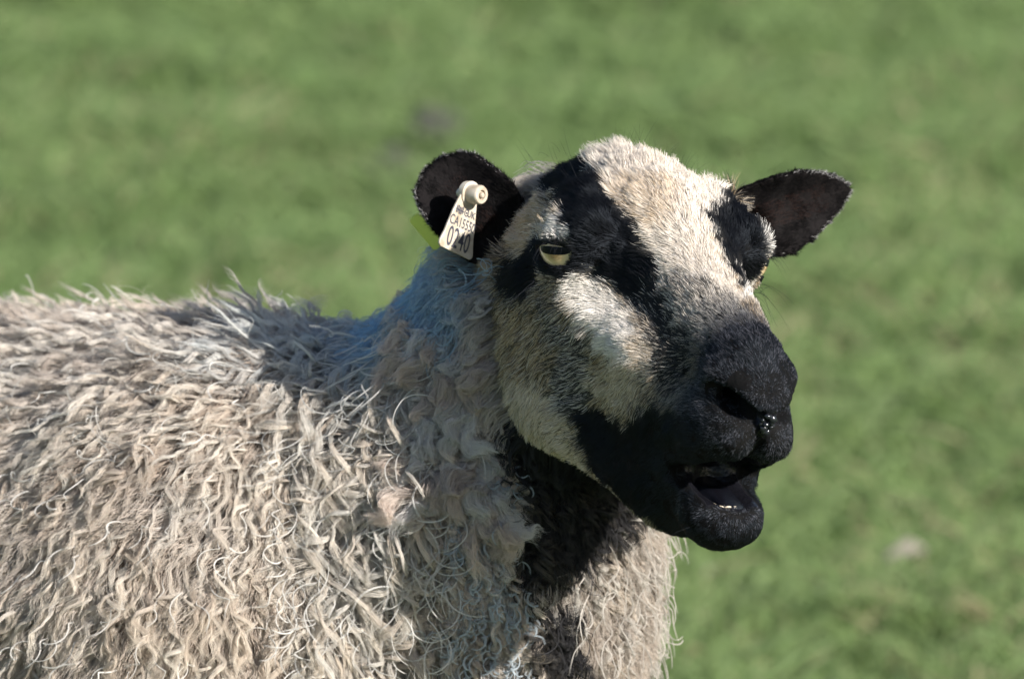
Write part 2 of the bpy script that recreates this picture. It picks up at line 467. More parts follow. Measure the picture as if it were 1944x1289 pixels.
# ------------------------------------------------------------------ coat regions and markings (head frame, cm)
PAINT = np.array([  # muzzle rows also paint the lit lip, nose rim and chin paler
1.5,-6.6,3.1,0,0,1.6,-5.7,3.4,0,0,1.5,-5.2,3.6,1,0.34,1.3,-4.6,3.9,1,0.34,1.1,-4.2,4,1,0.34,0.9,-3.8,4.1,1,0.34,0.5,-3.7,4.2,1,0.34,0.1,-3.6,4.3,1,0.34,-0.5,-4,4.2,1,0.34,
5,-10,1.4,0.5,0.8,5,-9.9,1.4,0.5,0.8,2.1,-7,2.5,0,0,2.3,-5.8,2.9,0,0,2.4,-5.1,3.2,0,0,2.3,-4.4,3.4,0,0,2.1,-3.8,3.7,1,0.34,2,-3.3,3.8,1,0.34,1.7,-3,4,1,0.34,1.5,-2.6,4.1,1,
0.34,1.2,-2.4,4.2,1,0.34,0.7,-2.2,4.3,1,0.34,0.3,-2.2,4.4,1,0.34,-0.1,-2.2,4.4,1,0.34,-0.7,-2.4,4.3,1,0.34,5,-9.9,1.1,0.5,0.8,4.8,-9.7,1.2,0.5,0.8,4.6,-9.5,1.2,0.5,0.8,2.7,
-6.6,2.3,0,0,2.8,-5.5,2.6,0,0,2.8,-4.8,2.8,0,0,2.8,-4,3.2,0,0,2.8,-3.1,3.4,0,0,2.8,-2.6,3.6,0,0,2.5,-2.4,3.7,1,0.34,2.3,-2,3.8,1,0.34,1.8,-1.6,4,1,0.34,1.7,-1.4,4.1,1,0.34,
1.3,-1.2,4.2,1,0.34,0.9,-1,4.3,1,0.34,0.6,-0.8,4.4,1,0.34,0.1,-0.8,4.4,1,0.34,-0.3,-0.8,4.4,1,0.34,-1.1,-1.4,4.3,1,0.34,-8.3,-4,3.8,0.5,0.8,-8.7,-3.9,3.8,0.5,0.8,-9.1,-4,3.9,
0.5,0.8,-9.4,-3.9,4,0.5,0.8,4.7,-9.6,0.9,0.5,0.8,4.4,-9.1,0.9,0.5,0.8,4.2,-8.9,0.8,0,0,3.1,-6.6,1.7,0,0,3.2,-5.6,2,0,0,3.3,-4.6,2.5,0,0,4.5,-2,3.3,0,0,4.1,-1.6,3.5,0,0,3.7,
-1.6,3.5,0,0,3.3,-1.4,3.6,0,0,2.9,-1.4,3.6,0.5,0.8,2.5,-1.2,3.7,1,0.34,2.3,-0.8,3.8,1,0.34,2,-0.6,4,1,0.62,1.7,-0.2,4.1,1,0.62,1.4,0,4.2,1,0.62,1.1,0.2,4.3,1,0.62,0.7,0.2,
4.3,1,0.62,0.3,0.4,4.4,1,0.62,-0.3,0.2,4.4,1,0.34,-0.9,0,4.3,1,0.34,-1.7,-0.8,4.1,1,0.34,-7.4,-4.4,3.2,0.5,0.8,-7.6,-3.9,3.4,0.5,0.8,-7.7,-4,3.4,0.5,0.8,-8.2,-3.8,3.7,0.5,
0.8,-8.6,-3.9,3.6,0.5,0.8,-9.3,-4,3.7,0.5,0.8,-9.7,-4.1,3.7,0.5,0.8,4.4,-9.1,0.5,0.5,0.8,4.2,-8.9,0.7,0.5,0.8,3.3,-6.8,1.3,0,0,3.4,-5.8,1.6,0,0,4.9,-2.4,2.7,0,0,4.8,-1.6,3,
0,0,4.7,-1.2,3.1,0,0,4.4,-1,3.2,0,0,4.1,-0.8,3.3,0,0,3.7,-0.8,3.4,0,0,3.3,-0.6,3.4,0,0,2.9,-0.4,3.5,1,0.62,2.6,-0.2,3.6,1,0.62,2.3,0.2,3.7,1,0.62,1.9,0.4,3.9,1,0.62,1.6,0.7,
4,1,0.62,1.3,0.8,4.1,1,0.62,0.9,1,4.2,1,0.62,0.6,1.1,4.2,1,0.62,0.1,1.2,4.2,1,0.62,-0.3,1,4.3,1,0.34,-0.8,0.9,4.2,1,0.34,-1.7,0.4,4,1,0.34,-3,-1.1,3.6,1,0.34,-3.7,-1.4,3.5,
1,0.34,-6.5,-4.6,2.5,0.5,0.8,-6.8,-4.3,2.8,0.5,0.8,-7.1,-4.3,3,0.5,0.8,-7.5,-4.1,3.1,0.5,0.8,-7.9,-4.2,3.1,0.5,0.8,-8.5,-4.2,3.1,0.5,0.8,-8.9,-4.2,3.1,0.5,0.8,-9.5,-4.3,3.1,
0.5,0.8,-9.9,-4.4,3.1,0.5,0.8,4.1,-8.8,0.3,0.5,0.8,3.9,-8.7,0.3,0.5,0.8,3.4,-7.2,0.7,0.9,0.75,3.7,-6,1.1,0.9,0.75,3.8,-4.9,1.4,0.5,0.8,5.1,-1.8,2.7,0,0,5.1,-1,2.7,0,0,4.9,
-0.6,2.9,0,0,4.6,-0.4,3,0,0,4.3,-0.2,3.1,0,0,3.9,-0.2,3.2,0,0,3.5,0,3.2,0,0,3.1,0.2,3.3,0.5,0.8,2.8,0.5,3.4,1,0.62,2.5,0.8,3.5,1,0.62,2.2,1,3.6,1,0.62,1.8,1.3,3.8,1,0.62,1.6,
1.5,3.8,1,0.62,1.3,1.6,3.9,1,0.62,0.9,1.6,4,1,0.62,0.5,1.7,4,1,0.62,-0.1,1.8,4,1,0.34,-0.5,1.6,4.1,1,0.34,-1.1,1.5,4,1,0.34,-1.9,1,3.8,1,0.34,-3.1,-0.4,3.4,1,0.34,-3.9,-0.8,
3.3,0,0,-4.5,-1.2,3.2,0,0,-6.9,-4.4,2.5,0,0,-7.3,-4.4,2.5,0.5,0.8,-7.7,-4.4,2.5,0.5,0.8,-8.1,-4.4,2.5,0.5,0.8,-8.7,-4.4,2.5,0.5,0.8,-9.1,-4.4,2.5,0.5,0.8,-9.7,-4.4,2.7,0.5,
0.8,-10.1,-4.4,2.7,0.5,0.8,4,-8.7,-0.1,0.5,0.8,3.6,-8.4,-0.1,0.9,0.75,3.4,-7.9,0,0.9,0.75,3.8,-6.3,0.6,0.9,0.75,4,-5.2,0.9,0.9,0.75,5.1,-2.4,1.9,0.9,0.75,5.5,-1,2.3,0,0,5.4,
-0.4,2.6,0,0,5.2,-0,2.6,0,0,5,0.2,2.8,0,0,4.5,0.4,2.9,0,0,4.1,0.4,2.9,0,0,3.7,0.5,3,0,0,3.4,0.7,3,0,0,2.9,1,3.1,0.5,0.8,2.7,1.2,3.3,1,0.62,2.4,1.5,3.4,1,0.62,2,1.6,3.6,1,0.62,
1.6,1.9,3.6,1,0.62,1.4,2.1,3.6,1,0.62,1.1,2.2,3.7,1,0.62,0.7,2.3,3.8,1,0.62,0.3,2.3,3.8,1,0.34,-0.3,2.3,3.8,1,0.34,-0.8,2.1,3.8,1,0.34,-1.3,1.8,3.8,1,0.34,-2.2,1.3,3.6,1,0.34,
-3.4,0.1,3.2,0,0,-4.1,-0.2,3.1,0,0,-4.7,-0.6,3,0,0,-7.5,-4.5,2.1,0,0,-7.9,-4.4,2.1,0.5,0.8,-8.3,-4.4,2.1,0.5,0.8,-8.7,-4.4,2.1,0.5,0.8,-9.3,-4.5,2.1,0.5,0.8,-9.7,-4.5,2.1,
0.5,0.8,-10.3,-4.4,2.1,0.5,0.8,3.9,-8.6,-0.5,0.5,0.8,3.6,-8.2,-0.5,0.9,0.75,3.9,-6.8,-0.1,0.9,0.75,4,-5.8,0.4,0.9,0.75,4.1,-4.8,0.7,0.9,0.75,5.9,-0.8,1.9,0.9,0.75,5.9,-0.2,
2.1,0.9,0.75,5.7,0.2,2.3,0,0,5.4,0.6,2.4,0,0,5.2,0.8,2.6,0,0,4.9,1,2.6,0,0,4.5,1,2.7,0,0,3.9,1,2.7,0,0,3.5,1.2,2.7,0,0,3.1,1.4,2.9,0,0,2.8,1.7,3,0.5,0.8,2.4,1.9,3.2,1,0.62,
2.1,2.2,3.3,1,0.62,1.9,2.4,3.3,1,0.62,1.5,2.6,3.4,1,0.62,1.2,2.7,3.4,1,0.62,0.9,2.8,3.5,1,0.62,0.3,2.9,3.6,1,0.34,-0.1,2.9,3.6,1,0.34,-0.5,2.7,3.6,1,0.34,-1.1,2.6,3.5,1,0.34,
-1.8,2.1,3.4,0,0,-2.8,1.3,3.2,0,0,-3.7,0.6,2.9,0,0,-4.3,0.4,2.9,0,0,-4.9,-0,2.8,0,0,-8.1,-4.4,1.7,0,0,-8.4,-4.3,1.7,0.5,0.8,-8.8,-4.3,1.6,0.5,0.8,-9.3,-4.4,1.7,0.5,0.8,-9.9,
-4.4,1.7,0.5,0.8,-10.3,-4.4,1.7,0.5,0.8,4,-8.3,-1,0.5,0.8,4,-7.3,-0.8,0.9,0.75,4.2,-6.1,-0.4,0.9,0.75,4.3,-5.2,0.1,0.9,0.75,6.4,-0.6,1.6,0.9,0.75,6.2,-0.1,1.8,0.92,0.08,6.1,
0.2,1.9,0.92,0.08,5.8,0.6,2,0,0,5.6,1,2.2,0,0,5.3,1.4,2.3,0,0,5,1.5,2.4,0,0,4.7,1.5,2.4,0,0,4.1,1.5,2.4,0,0,3.7,1.6,2.5,0,0,3.2,1.7,2.6,0,0,2.9,2,2.7,0,0,2.6,2.3,2.8,0.5,0.8,
2.3,2.6,2.9,1,0.62,1.9,2.8,3.1,1,0.62,1.7,3,3.1,1,0.62,1.3,3.2,3.1,1,0.62,0.9,3.3,3.2,1,0.34,0.5,3.4,3.3,1,0.34,0.1,3.4,3.3,1,0.34,-0.3,3.3,3.4,1,0.34,-0.9,3.2,3.3,0,0,-1.6,
2.9,3.2,0,0,-2.3,2.2,3.1,0,0,-3.4,1.2,2.8,0,0,-3.9,1,2.7,0,0,-4.5,1,2.7,0,0,-5.1,0.6,2.6,0,0,-8.5,-4.2,1.3,0.5,0.8,-8.9,-4.3,1.3,0.5,0.8,-9.3,-4.3,1.2,0.5,0.8,-9.9,-4.2,1.1,
0.5,0.8,-10.3,-4.1,1.1,0.5,0.8,4,-8,-1.2,0.5,0.8,4.3,-6.6,-0.9,0.9,0.75,4.4,-5.6,-0.5,0.9,0.75,6.6,-0.8,1.1,0.9,0.75,6.6,-0.2,1.4,0.92,0.08,6.4,0.3,1.4,0.92,0.08,6.2,0.7,1.6,
0.92,0.08,5.9,1,1.7,0.92,0.08,5.6,1.3,1.8,0,0,5.3,1.6,2.1,0,0,5.1,1.7,2.1,0,0,4.7,1.8,2.1,0,0,4.3,1.8,2.1,0,0,3.7,1.9,2.2,0,0,3.3,2,2.3,0,0,3,2.3,2.4,0,0,2.7,2.6,2.5,0,0,2.4,
2.9,2.6,1,0.34,2.1,3.2,2.7,1,0.34,1.7,3.4,2.8,1,0.62,1.5,3.6,2.8,1,0.34,1.1,3.7,3,1,0.34,0.7,3.9,3,1,0.34,0.3,3.9,3,1,0.34,-0.1,3.8,3.1,1,0.34,-0.7,3.8,3,1,0.34,-1.2,3.5,3,
0,0,-1.9,3,2.9,0,0,-3,2.1,2.6,0,0,-3.7,1.6,2.5,0,0,-4.3,1.5,2.5,0,0,-4.7,1.4,2.5,0,0,-8.5,-4.2,0.9,0.5,0.8,-8.9,-4.2,0.9,0.5,0.8,-9.5,-4.1,0.7,0.5,0.8,-9.9,-4.1,0.8,0.5,0.8,
-10.3,-3.9,0.8,0.5,0.8,4.3,-7.2,-1.5,0.5,0.8,4.4,-6.2,-1.1,0.9,0.75,4.6,-5.1,-0.8,0.9,0.75,6.8,-0.4,0.9,0.9,0.75,6.6,0.2,1.1,0.92,0.08,6.4,0.6,1.1,0.92,0.08,6.2,0.9,1.2,0.92,
0.08,5.9,1.2,1.5,0.92,0.08,5.6,1.5,1.7,0,0,5.2,1.7,1.7,0,0,5.1,1.8,1.9,0,0,4.7,1.9,2,0,0,4.3,1.9,1.9,0,0,3.9,2,1.9,0,0,3.2,2.3,2,0,0,2.9,2.6,2.1,0,0,2.8,2.9,2.2,0,0,2.5,3.2,
2.3,0.5,0.8,2.2,3.5,2.4,1,0.34,1.9,3.8,2.4,1,0.34,1.6,4,2.6,1,0.34,1.3,4.1,2.6,1,0.34,0.9,4.2,2.7,1,0.34,0.5,4.4,2.8,1,0.34,0.1,4.3,2.8,1,0.34,-0.4,4.3,2.8,1,0.34,-1,4.1,2.8,
0,0,-1.7,3.6,2.7,0,0,-2.6,2.7,2.4,0,0,-3.6,1.9,2.2,0,0,-4.1,1.7,2.2,0,0,-4.7,1.8,2.1,0,0,-5.2,1.5,2.2,0.7,0,-9.1,-4,0.3,0.5,0.8,-9.5,-3.8,0.3,0.5,0.8,-9.9,-3.7,0.4,0.5,0.8,
-10.3,-3.7,0.4,0.5,0.8,4.4,-7.7,-2.2,0.5,0.8,4.5,-6.6,-1.7,0.5,0.8,4.7,-5.6,-1.5,0.9,0.75,4.8,-4.5,-1,0.9,0.75,6.8,-0.2,0.5,0,0,6.7,0.2,0.7,0,0,6.4,0.7,0.9,0,0,6.1,1,1.1,0,
0,5.8,1.3,1.1,0.5,0.8,5.6,1.5,1.4,0,0,5.2,1.7,1.3,0,0,4.9,1.9,1.5,0,0,4.7,1.9,1.5,0,0,4.1,2,1.5,0,0,3.6,2.3,1.6,0,0,3.4,2.5,1.6,0,0,3,2.9,1.8,0,0,2.7,3.2,1.9,0,0,2.4,3.5,2,
0,0,2.3,3.8,2.1,1,0.34,2,4.1,2.2,1,0.34,1.7,4.4,2.3,1,0.34,1.4,4.5,2.4,1,0.34,1.1,4.7,2.4,1,0.34,0.7,4.8,2.5,1,0.34,0.3,4.8,2.6,1,0.34,-0.3,4.8,2.6,1,0.34,-0.7,4.7,2.6,0.5,
0.8,-1.3,4.4,2.5,0,0,-2.3,3.4,2.3,0,0,-3.5,2.2,1.9,0,0,-4.1,2,1.9,0,0,-4.6,1.9,2,0,0,-5.1,1.8,1.9,0.7,0,-6.4,0.3,1.4,0.5,0.8,-9.5,-3.5,-0,0.5,0.8,-9.8,-3.5,0,0.5,0.8,-10.2,
-3.5,0.2,0.5,0.8,4.9,-7.6,-2.7,0.5,0.8,4.7,-7,-2.3,0.5,0.8,4.8,-6,-2.1,0.5,0.8,5,-4.9,-1.7,0,0,5.2,-3.6,-1.2,0,0,6.6,-0.4,-0.1,0,0,6,-1,-0.3,0,0,5.5,-1.3,-0.2,0,0,4.9,-1.2,
-0.3,0,0,4.4,-1.1,-0.2,0,0,5.5,1.5,0.9,0,0,5.2,1.7,1,0,0,4.7,1.9,1.1,0,0,4.5,1.9,1.1,0,0,4.1,2,1.1,0,0,3.6,2.3,1.3,0,0,3.4,2.7,1.3,0,0,3.1,3,1.5,0,0,2.8,3.5,1.6,0,0,2.5,3.8,
1.7,0,0,2.4,4.1,1.8,0.5,0.8,2,4.5,2,1,0.34,1.7,4.8,2.1,1,0.34,1.5,5,2.1,1,0.34,1.2,5.3,2.2,1,0.34,0.9,5.4,2.2,1,0.34,0.5,5.4,2.3,1,0.34,0.1,5.4,2.4,1,0.34,-0.5,5.4,2.3,1,0.34,
-1.1,5,2.3,0,0,-1.9,4.4,2.1,0,0,-3.4,2.5,1.6,0,0,-4.3,2,1.5,0,0,-4.7,1.9,1.5,0,0,-5.2,1.7,1.5,0.7,0,-6.2,0.9,1.2,0.5,0.8,-9.4,-3.3,-0.4,0.5,0.8,-9.8,-3.3,-0.2,0.5,0.8,-10,
-3.1,-0.2,0.5,0.8,5.2,-7.7,-3.2,0.5,0.8,5,-7.2,-2.9,0.5,0.8,4.8,-6.6,-2.5,0.5,0.8,4.9,-5.6,-2.3,0,0,5.4,-3.9,-1.8,0,0,5.4,-3.1,-1.4,0,0,6.6,-0.2,-0.3,0,0,6.4,0.2,-0.4,0,0,
5.5,-0.9,-0.6,0,0,5.1,-1,-0.7,0,0,5.6,1.1,0.2,0,0,5.3,1.5,0.4,0,0,5.1,1.6,0.5,0,0,4.6,1.7,0.6,0,0,4.3,1.9,0.7,0,0,3.9,2.2,0.7,0,0,3.6,2.5,0.9,0,0,3.3,2.8,0.9,0,0,3.1,3.2,1.1,
0,0,2.8,3.7,1.2,0,0,2.6,4.1,1.4,0,0,2.4,4.5,1.4,0,0,2.2,4.8,1.6,1,0.34,1.9,5.2,1.7,1,0.34,1.6,5.4,1.8,1,0.34,1.3,5.6,1.9,1,0.34,1,5.9,2,1,0.34,0.7,6,2.1,1,0.34,0.3,6,2.1,1,
0.34,-0.3,6,2.1,1,0.34,-0.7,5.8,2.1,0.5,0.8,-1.4,5.3,2,0,0,-3.6,2.5,1.1,0,0,-4.3,2,1.1,0,0,-4.9,1.8,1.1,0,0,-5.5,1.5,0.9,0.5,0.8,5.3,-7.4,-3.5,0.5,0.8,5,-6.9,-3.2,0.5,0.8,
5,-6.1,-3,0.5,0.8,5.2,-4.9,-2.6,0,0,5.6,-3.3,-2,0,0,5.6,-2.6,-1.7,0,0,5.5,-2,-1.3,0,0,6.4,0.3,-0.5,0,0,6.2,0.7,-0.4,0,0,6,0.9,-0.2,0,0,5.6,1.1,-0.1,0,0,5.2,1.3,-0,0,0,4.9,
1.3,-0.1,0,0,4.5,1.6,0.1,0,0,4,1.9,0.1,0,0,3.8,2.2,0.3,0,0,3.5,2.6,0.5,0,0,3.3,3,0.5,0,0,3.1,3.4,0.7,0,0,2.9,3.8,0.9,0,0,2.6,4.3,1,0,0,2.4,4.7,1.2,0,0,2.2,5.2,1.2,1,0.34,2,
5.5,1.4,1,0.34,1.7,5.8,1.5,1,0.34,1.4,6.2,1.6,1,0.34,1.1,6.4,1.8,1,0.34,0.9,6.6,1.8,1,0.34,0.5,6.6,1.9,1,0.34,0.1,6.6,1.9,1,0.34,-0.5,6.6,1.9,1,0.34,-1,6.3,1.8,0,0,-3.7,2.4,
0.7,0,0,-4.5,1.7,0.5,0,0,-5.1,1.6,0.5,0,0,5.2,-7.3,-3.7,0.5,0.8,5,-6.8,-3.5,0.82,0.55,5.1,-5.8,-3.3,0.5,0.8,5.5,-4.2,-2.7,0,0,5.7,-3,-2.3,0,0,5.6,-2.4,-1.9,0,0,5.6,-1.6,-1.6,
0,0,6,-0.2,-1,0,0,6,0.5,-0.8,0,0,5.7,0.8,-0.7,0,0,5.5,0.9,-0.7,0,0,5.1,1.1,-0.5,1,0.1,4.7,1.3,-0.5,1,0.1,4.3,1.6,-0.3,0.5,0.8,4,1.9,-0.3,0,0,3.7,2.2,-0.1,0,0,3.4,2.8,-0.1,
0,0,3.2,3.2,0.1,0,0,3,3.6,0.3,0,0,2.9,4,0.5,0,0,2.7,4.4,0.7,0,0,2.4,5,0.9,0,0,2.2,5.4,1.1,0.55,0.3,2.1,5.8,1.1,0.55,0.3,1.9,6.2,1.3,0.55,0.3,1.6,6.5,1.4,0.55,0.3,1.4,6.8,1.4,
1,0.34,1,7.1,1.6,1,0.34,0.7,7.2,1.7,1,0.34,0.3,7.4,1.7,1,0.34,-0.1,7.2,1.8,1,0.34,-0.7,7.2,1.7,0.5,0.8,-1.4,6.6,1.6,0,0,-4.9,1.4,0.1,0,0,-5.4,1.3,0,0.5,0.8,-6.4,0.3,-0.4,0.5,
0.8,5.1,-7.2,-4.1,0.5,0.8,5.1,-6.4,-3.9,0.82,0.55,5.2,-5.4,-3.5,0.5,0.8,5.6,-3.9,-2.9,0.5,0.8,5.7,-2.8,-2.7,0,0,5.7,-2,-2.3,0,0,5.7,-1.4,-2.1,0,0,5.6,-0.6,-1.7,0.5,0.8,5.5,
0.2,-1.5,0.5,0.8,5.5,0.6,-1.1,0.5,0.8,5.2,0.9,-1,1,0.1,4.9,1.2,-0.9,1,0.1,4.6,1.5,-1,1,0.1,4.3,1.8,-0.9,1,0.1,4,2.1,-0.8,1,0.1,3.7,2.4,-0.5,0,0,3.5,2.8,-0.3,0,0,3.2,3.3,-0.3,
0,0,3,3.7,0,0,0,2.8,4.2,0.1,0,0,2.7,4.6,0.3,0,0,2.5,5.2,0.5,0.12,0.1,2.4,5.7,0.6,0.55,0.3,2.2,6.3,0.8,0.55,0.3,2,6.6,1,0.55,0.3,1.8,7,1,0.55,0.3,1.6,7.3,1.2,0.55,0.3,1.1,7.6,
1.4,0.55,0.3,1,7.8,1.4,0.55,0.3,0.5,8,1.5,1,0.34,0.1,8,1.5,1,0.34,-0.3,7.8,1.6,1,0.34,-0.9,7.6,1.5,0,0,-5.1,1.1,-0.5,0.9,0,-5.7,1,-0.5,0.5,0.8,5.1,-7,-4.5,0.5,0.8,5.2,-6.1,
-4.2,0.82,0.55,5.3,-5,-3.9,0.62,0.85,5.6,-3.6,-3.3,0.5,0.8,5.7,-2.6,-2.9,0,0,5.7,-1.8,-2.7,0.5,0.8,5.7,-1.2,-2.3,0.5,0.8,5.6,-0.4,-2.1,0.5,0.8,5.5,0.2,-1.9,0.5,0.8,5.4,0.6,
-1.7,0.5,0.8,5.2,1.1,-1.6,1,0.1,4.8,1.5,-1.4,1,0.1,4.6,1.7,-1.4,1,0.1,4.3,2,-1.3,1,0.1,4,2.3,-1.2,1,0.1,3.8,2.7,-1,1,0.1,3.5,3,-0.9,0.5,0.8,3.2,3.5,-0.6,0,0,3,3.9,-0.5,0,0,
2.8,4.4,-0.3,0,0,2.7,4.8,-0.1,0.12,0.1,2.6,5.4,0.1,0.12,0.1,2.4,6.1,0.4,0.55,0.3,2.2,6.5,0.6,0.55,0.3,2.1,7,0.7,0.55,0.3,1.8,7.4,0.8,0.55,0.3,1.7,7.8,0.9,0.55,0.3,1.4,8,1,
0.55,0.3,1,8.3,1.2,0.55,0.3,0.8,8.4,1.2,0.55,0.3,0.3,8.6,1.3,0.55,0.3,-0.1,8.6,1.3,1,0.34,-0.5,8.4,1.3,0.5,0.8,-1.2,7.9,1.2,0.9,0,5.2,-6.8,-4.9,0.5,0.8,5.3,-5.8,-4.5,0.82,
0.55,5.4,-4.7,-4.1,0.62,0.85,5.6,-3.4,-3.7,0.62,0.85,5.7,-2.6,-3.3,0.5,0.8,5.7,-1.8,-3.1,0.5,0.8,5.7,-1,-2.7,0.5,0.8,5.6,-0.3,-2.5,0.33,0.3,5.5,0.4,-2.3,0.5,0.8,5.4,0.9,-2.3,
0.5,0.8,5.1,1.4,-1.9,0.5,0.8,4.9,1.8,-1.9,1,0.1,4.8,2.1,-1.8,1,0.1,4.3,2.4,-1.5,1,0.1,4.3,2.6,-1.5,1,0.1,3.9,3,-1.3,1,0.1,3.5,3.4,-1.1,1,0.1,3.2,3.7,-1,0.5,0.8,3,4.1,-0.8,
0.12,0.1,2.9,4.6,-0.7,0.12,0.1,2.7,5,-0.3,0.12,0.1,2.6,5.6,-0.1,0.12,0.1,2.4,6.2,0.1,0.12,0.1,2.3,6.8,0.3,0.55,0.3,2.1,7.2,0.5,0.55,0.3,2,7.8,0.5,0.55,0.3,1.7,8.2,0.7,0.55,
0.3,1.6,8.4,0.8,0.55,0.3,1.3,8.8,0.9,0.55,0.3,1,9,1,0.55,0.3,0.5,9.2,1.1,0.55,0.3,0.3,9.2,1.1,0.55,0.3,-0.3,9.2,1.1,1,0.34,-0.9,9,1,0.9,0,5.2,-6.4,-5.3,0.5,0.8,5.3,-5.6,-4.9,
0.82,0.55,5.4,-4.4,-4.5,0.62,0.85,5.6,-3.3,-4.2,0.62,0.85,5.7,-2.4,-3.7,0.62,0.85,5.7,-1.6,-3.5,0.5,0.8,5.7,-0.8,-3.1,0.5,0.8,5.6,-0.1,-2.9,0.33,0.3,5.5,0.6,-2.7,0.33,0.3,
5.4,1,-2.5,0.33,0.3,5.2,1.7,-2.3,0.5,0.8,5,2.1,-2.2,0.5,0.8,4.8,2.5,-2,1,0.1,4.5,2.8,-1.9,1,0.1,4.2,3.2,-1.8,1,0.1,4,3.5,-1.6,1,0.1,3.8,3.8,-1.6,1,0.1,3.5,4.2,-1.3,1,0.1,3.2,
4.5,-1.2,0.5,0.8,3.1,4.8,-1.1,0.12,0.1,2.8,5.4,-0.8,0.12,0.1,2.6,5.9,-0.6,0.12,0.1,2.5,6.4,-0.3,0.12,0.1,2.4,7,-0.1,0.55,0.3,2.2,7.6,0.2,0.55,0.3,2,8,0.3,0.55,0.3,1.8,8.6,
0.4,0.55,0.3,1.6,8.9,0.6,0.48,0.15,1.4,9.2,0.6,0.48,0.15,1,9.5,0.8,0.48,0.15,0.8,9.7,0.8,0.48,0.15,0.5,9.8,0.9,0.48,0.15,0.1,9.8,0.9,0.48,0.15,-0.5,9.8,0.9,0.5,0.8,-1.1,9.2,
0.9,0.5,0.8,5.3,-6.2,-5.7,0.5,0.8,5.3,-5.4,-5.3,0.82,0.55,5.5,-4.2,-4.9,0.62,0.85,5.6,-3.1,-4.4,0.62,0.85,5.7,-2.2,-4.1,0.62,0.85,5.6,-1.4,-3.9,0.62,0.85,5.6,-0.6,-3.5,0.5,
0.8,5.6,0,-3.3,0.5,0.8,5.5,0.6,-3.1,0.33,0.3,5.4,1.2,-2.7,0.33,0.3,5.2,1.9,-2.6,0.33,0.3,5,2.3,-2.4,0.5,0.8,4.8,2.8,-2.3,1,0.1,4.6,3.1,-2.2,1,0.1,4.4,3.6,-2,1,0.1,4.1,4,-1.9,
1,0.1,4,4.3,-1.8,1,0.1,3.7,4.6,-1.6,1,0.1,3.5,5,-1.5,1,0.1,3.2,5.4,-1.4,0.8,0.6,2.9,5.8,-1.1,0.12,0.1,2.7,6.2,-0.9,0.12,0.1,2.5,6.8,-0.7,0.12,0.1,2.4,7.3,-0.4,0.12,0.1,2.3,
7.8,-0.3,0.55,0.3,2.2,8.4,-0.1,0.55,0.3,2,8.9,0,0.55,0.3,1.8,9.3,0.2,0.48,0.15,1.6,9.6,0.4,0.48,0.15,1.3,10,0.5,0.48,0.15,1,10.3,0.6,0.48,0.15,0.7,10.4,0.6,0.48,0.15,0.3,10.4,
0.7,0.48,0.15,-0.1,10.4,0.8,0.48,0.15,-0.7,10.2,0.7,0.5,0.8,5.3,-6,-5.9,0.82,0.55,5.3,-5.2,-5.7,0.82,0.55,5.5,-4,-5.3,0.62,0.85,5.6,-3,-4.9,0.62,0.85,5.6,-2.2,-4.5,0.62,0.85,
5.6,-1.4,-4.1,0.62,0.85,5.6,-0.5,-4,0.62,0.85,5.5,0.2,-3.7,0.5,0.8,5.5,0.8,-3.5,0.33,0.3,5.3,1.4,-3.1,0.33,0.3,5.2,1.9,-2.9,0.33,0.3,5,2.5,-2.7,0.33,0.3,4.8,3,-2.5,0.5,0.8,
4.6,3.4,-2.3,1,0.1,4.5,3.8,-2.3,1,0.1,4.3,4.4,-2.1,1,0.1,4.1,4.8,-2.1,1,0.1,3.9,5.2,-1.9,1,0.1,3.7,5.6,-1.7,1,0.1,3.4,5.9,-1.6,0.8,0.6,3.1,6.2,-1.4,0.5,0.8,2.8,6.7,-1.2,0.12,
0.1,2.6,7.1,-1,0.12,0.1,2.4,7.6,-0.7,0.2,0.35,2.3,8,-0.5,0.55,0.3,2.2,8.7,-0.4,0.55,0.3,2,9.2,-0.2,0.48,0.15,1.9,9.6,-0.1,0.48,0.15,1.6,10.1,0.2,0.48,0.15,1.4,10.4,0.2,0.48,
0.15,1.2,10.6,0.4,0.48,0.15,0.8,11,0.4,0.48,0.15,0.5,11,0.5,0.48,0.15,0.1,11.2,0.5,0.48,0.15,-0.3,11,0.6,0.48,0.15,-0.9,10.8,0.5,0.5,0.8,5.3,-5.8,-6.3,0.82,0.55,5.3,-5,-5.9,
0.82,0.55,5.5,-4,-5.5,0.62,0.85,5.5,-3,-5.3,0.62,0.85,5.6,-2,-4.9,0.62,0.85,5.6,-1.2,-4.5,0.62,0.85,5.6,-0.4,-4.3,0.62,0.85,5.5,0.2,-4.1,0.62,0.85,5.4,0.9,-3.9,0.5,0.8,5.3,
1.4,-3.5,0.33,0.3,5.2,2,-3.3,0.33,0.3,5,2.6,-3.1,0.33,0.3,4.9,3,-2.9,0.33,0.3,4.7,3.6,-2.7,1,0.1,4.5,4.2,-2.7,1,0.1,4.4,4.6,-2.4,1,0.1,4.2,5.2,-2.2,1,0.1,4.1,5.6,-2.1,1,0.1,
3.8,6,-2,1,0.1,3.6,6.4,-1.8,1,0.1,3.2,6.7,-1.6,0.8,0.6,2.9,7,-1.5,0.2,0.35,2.7,7.4,-1.3,0.2,0.35,2.5,7.8,-1.1,0.2,0.35,2.3,8.4,-0.9,0.2,0.35,2.2,9,-0.7,0.2,0.35,2.1,9.6,-0.5,
0.48,0.15,2,10.1,-0.4,0.48,0.15,1.8,10.5,-0.2,0.48,0.15,1.7,10.8,-0.1,0.48,0.15,1.3,11.2,0.1,0.48,0.15,1,11.5,0.2,0.48,0.15,0.7,11.6,0.3,0.48,0.15,0.3,11.8,0.3,0.48,0.15,-0.1,
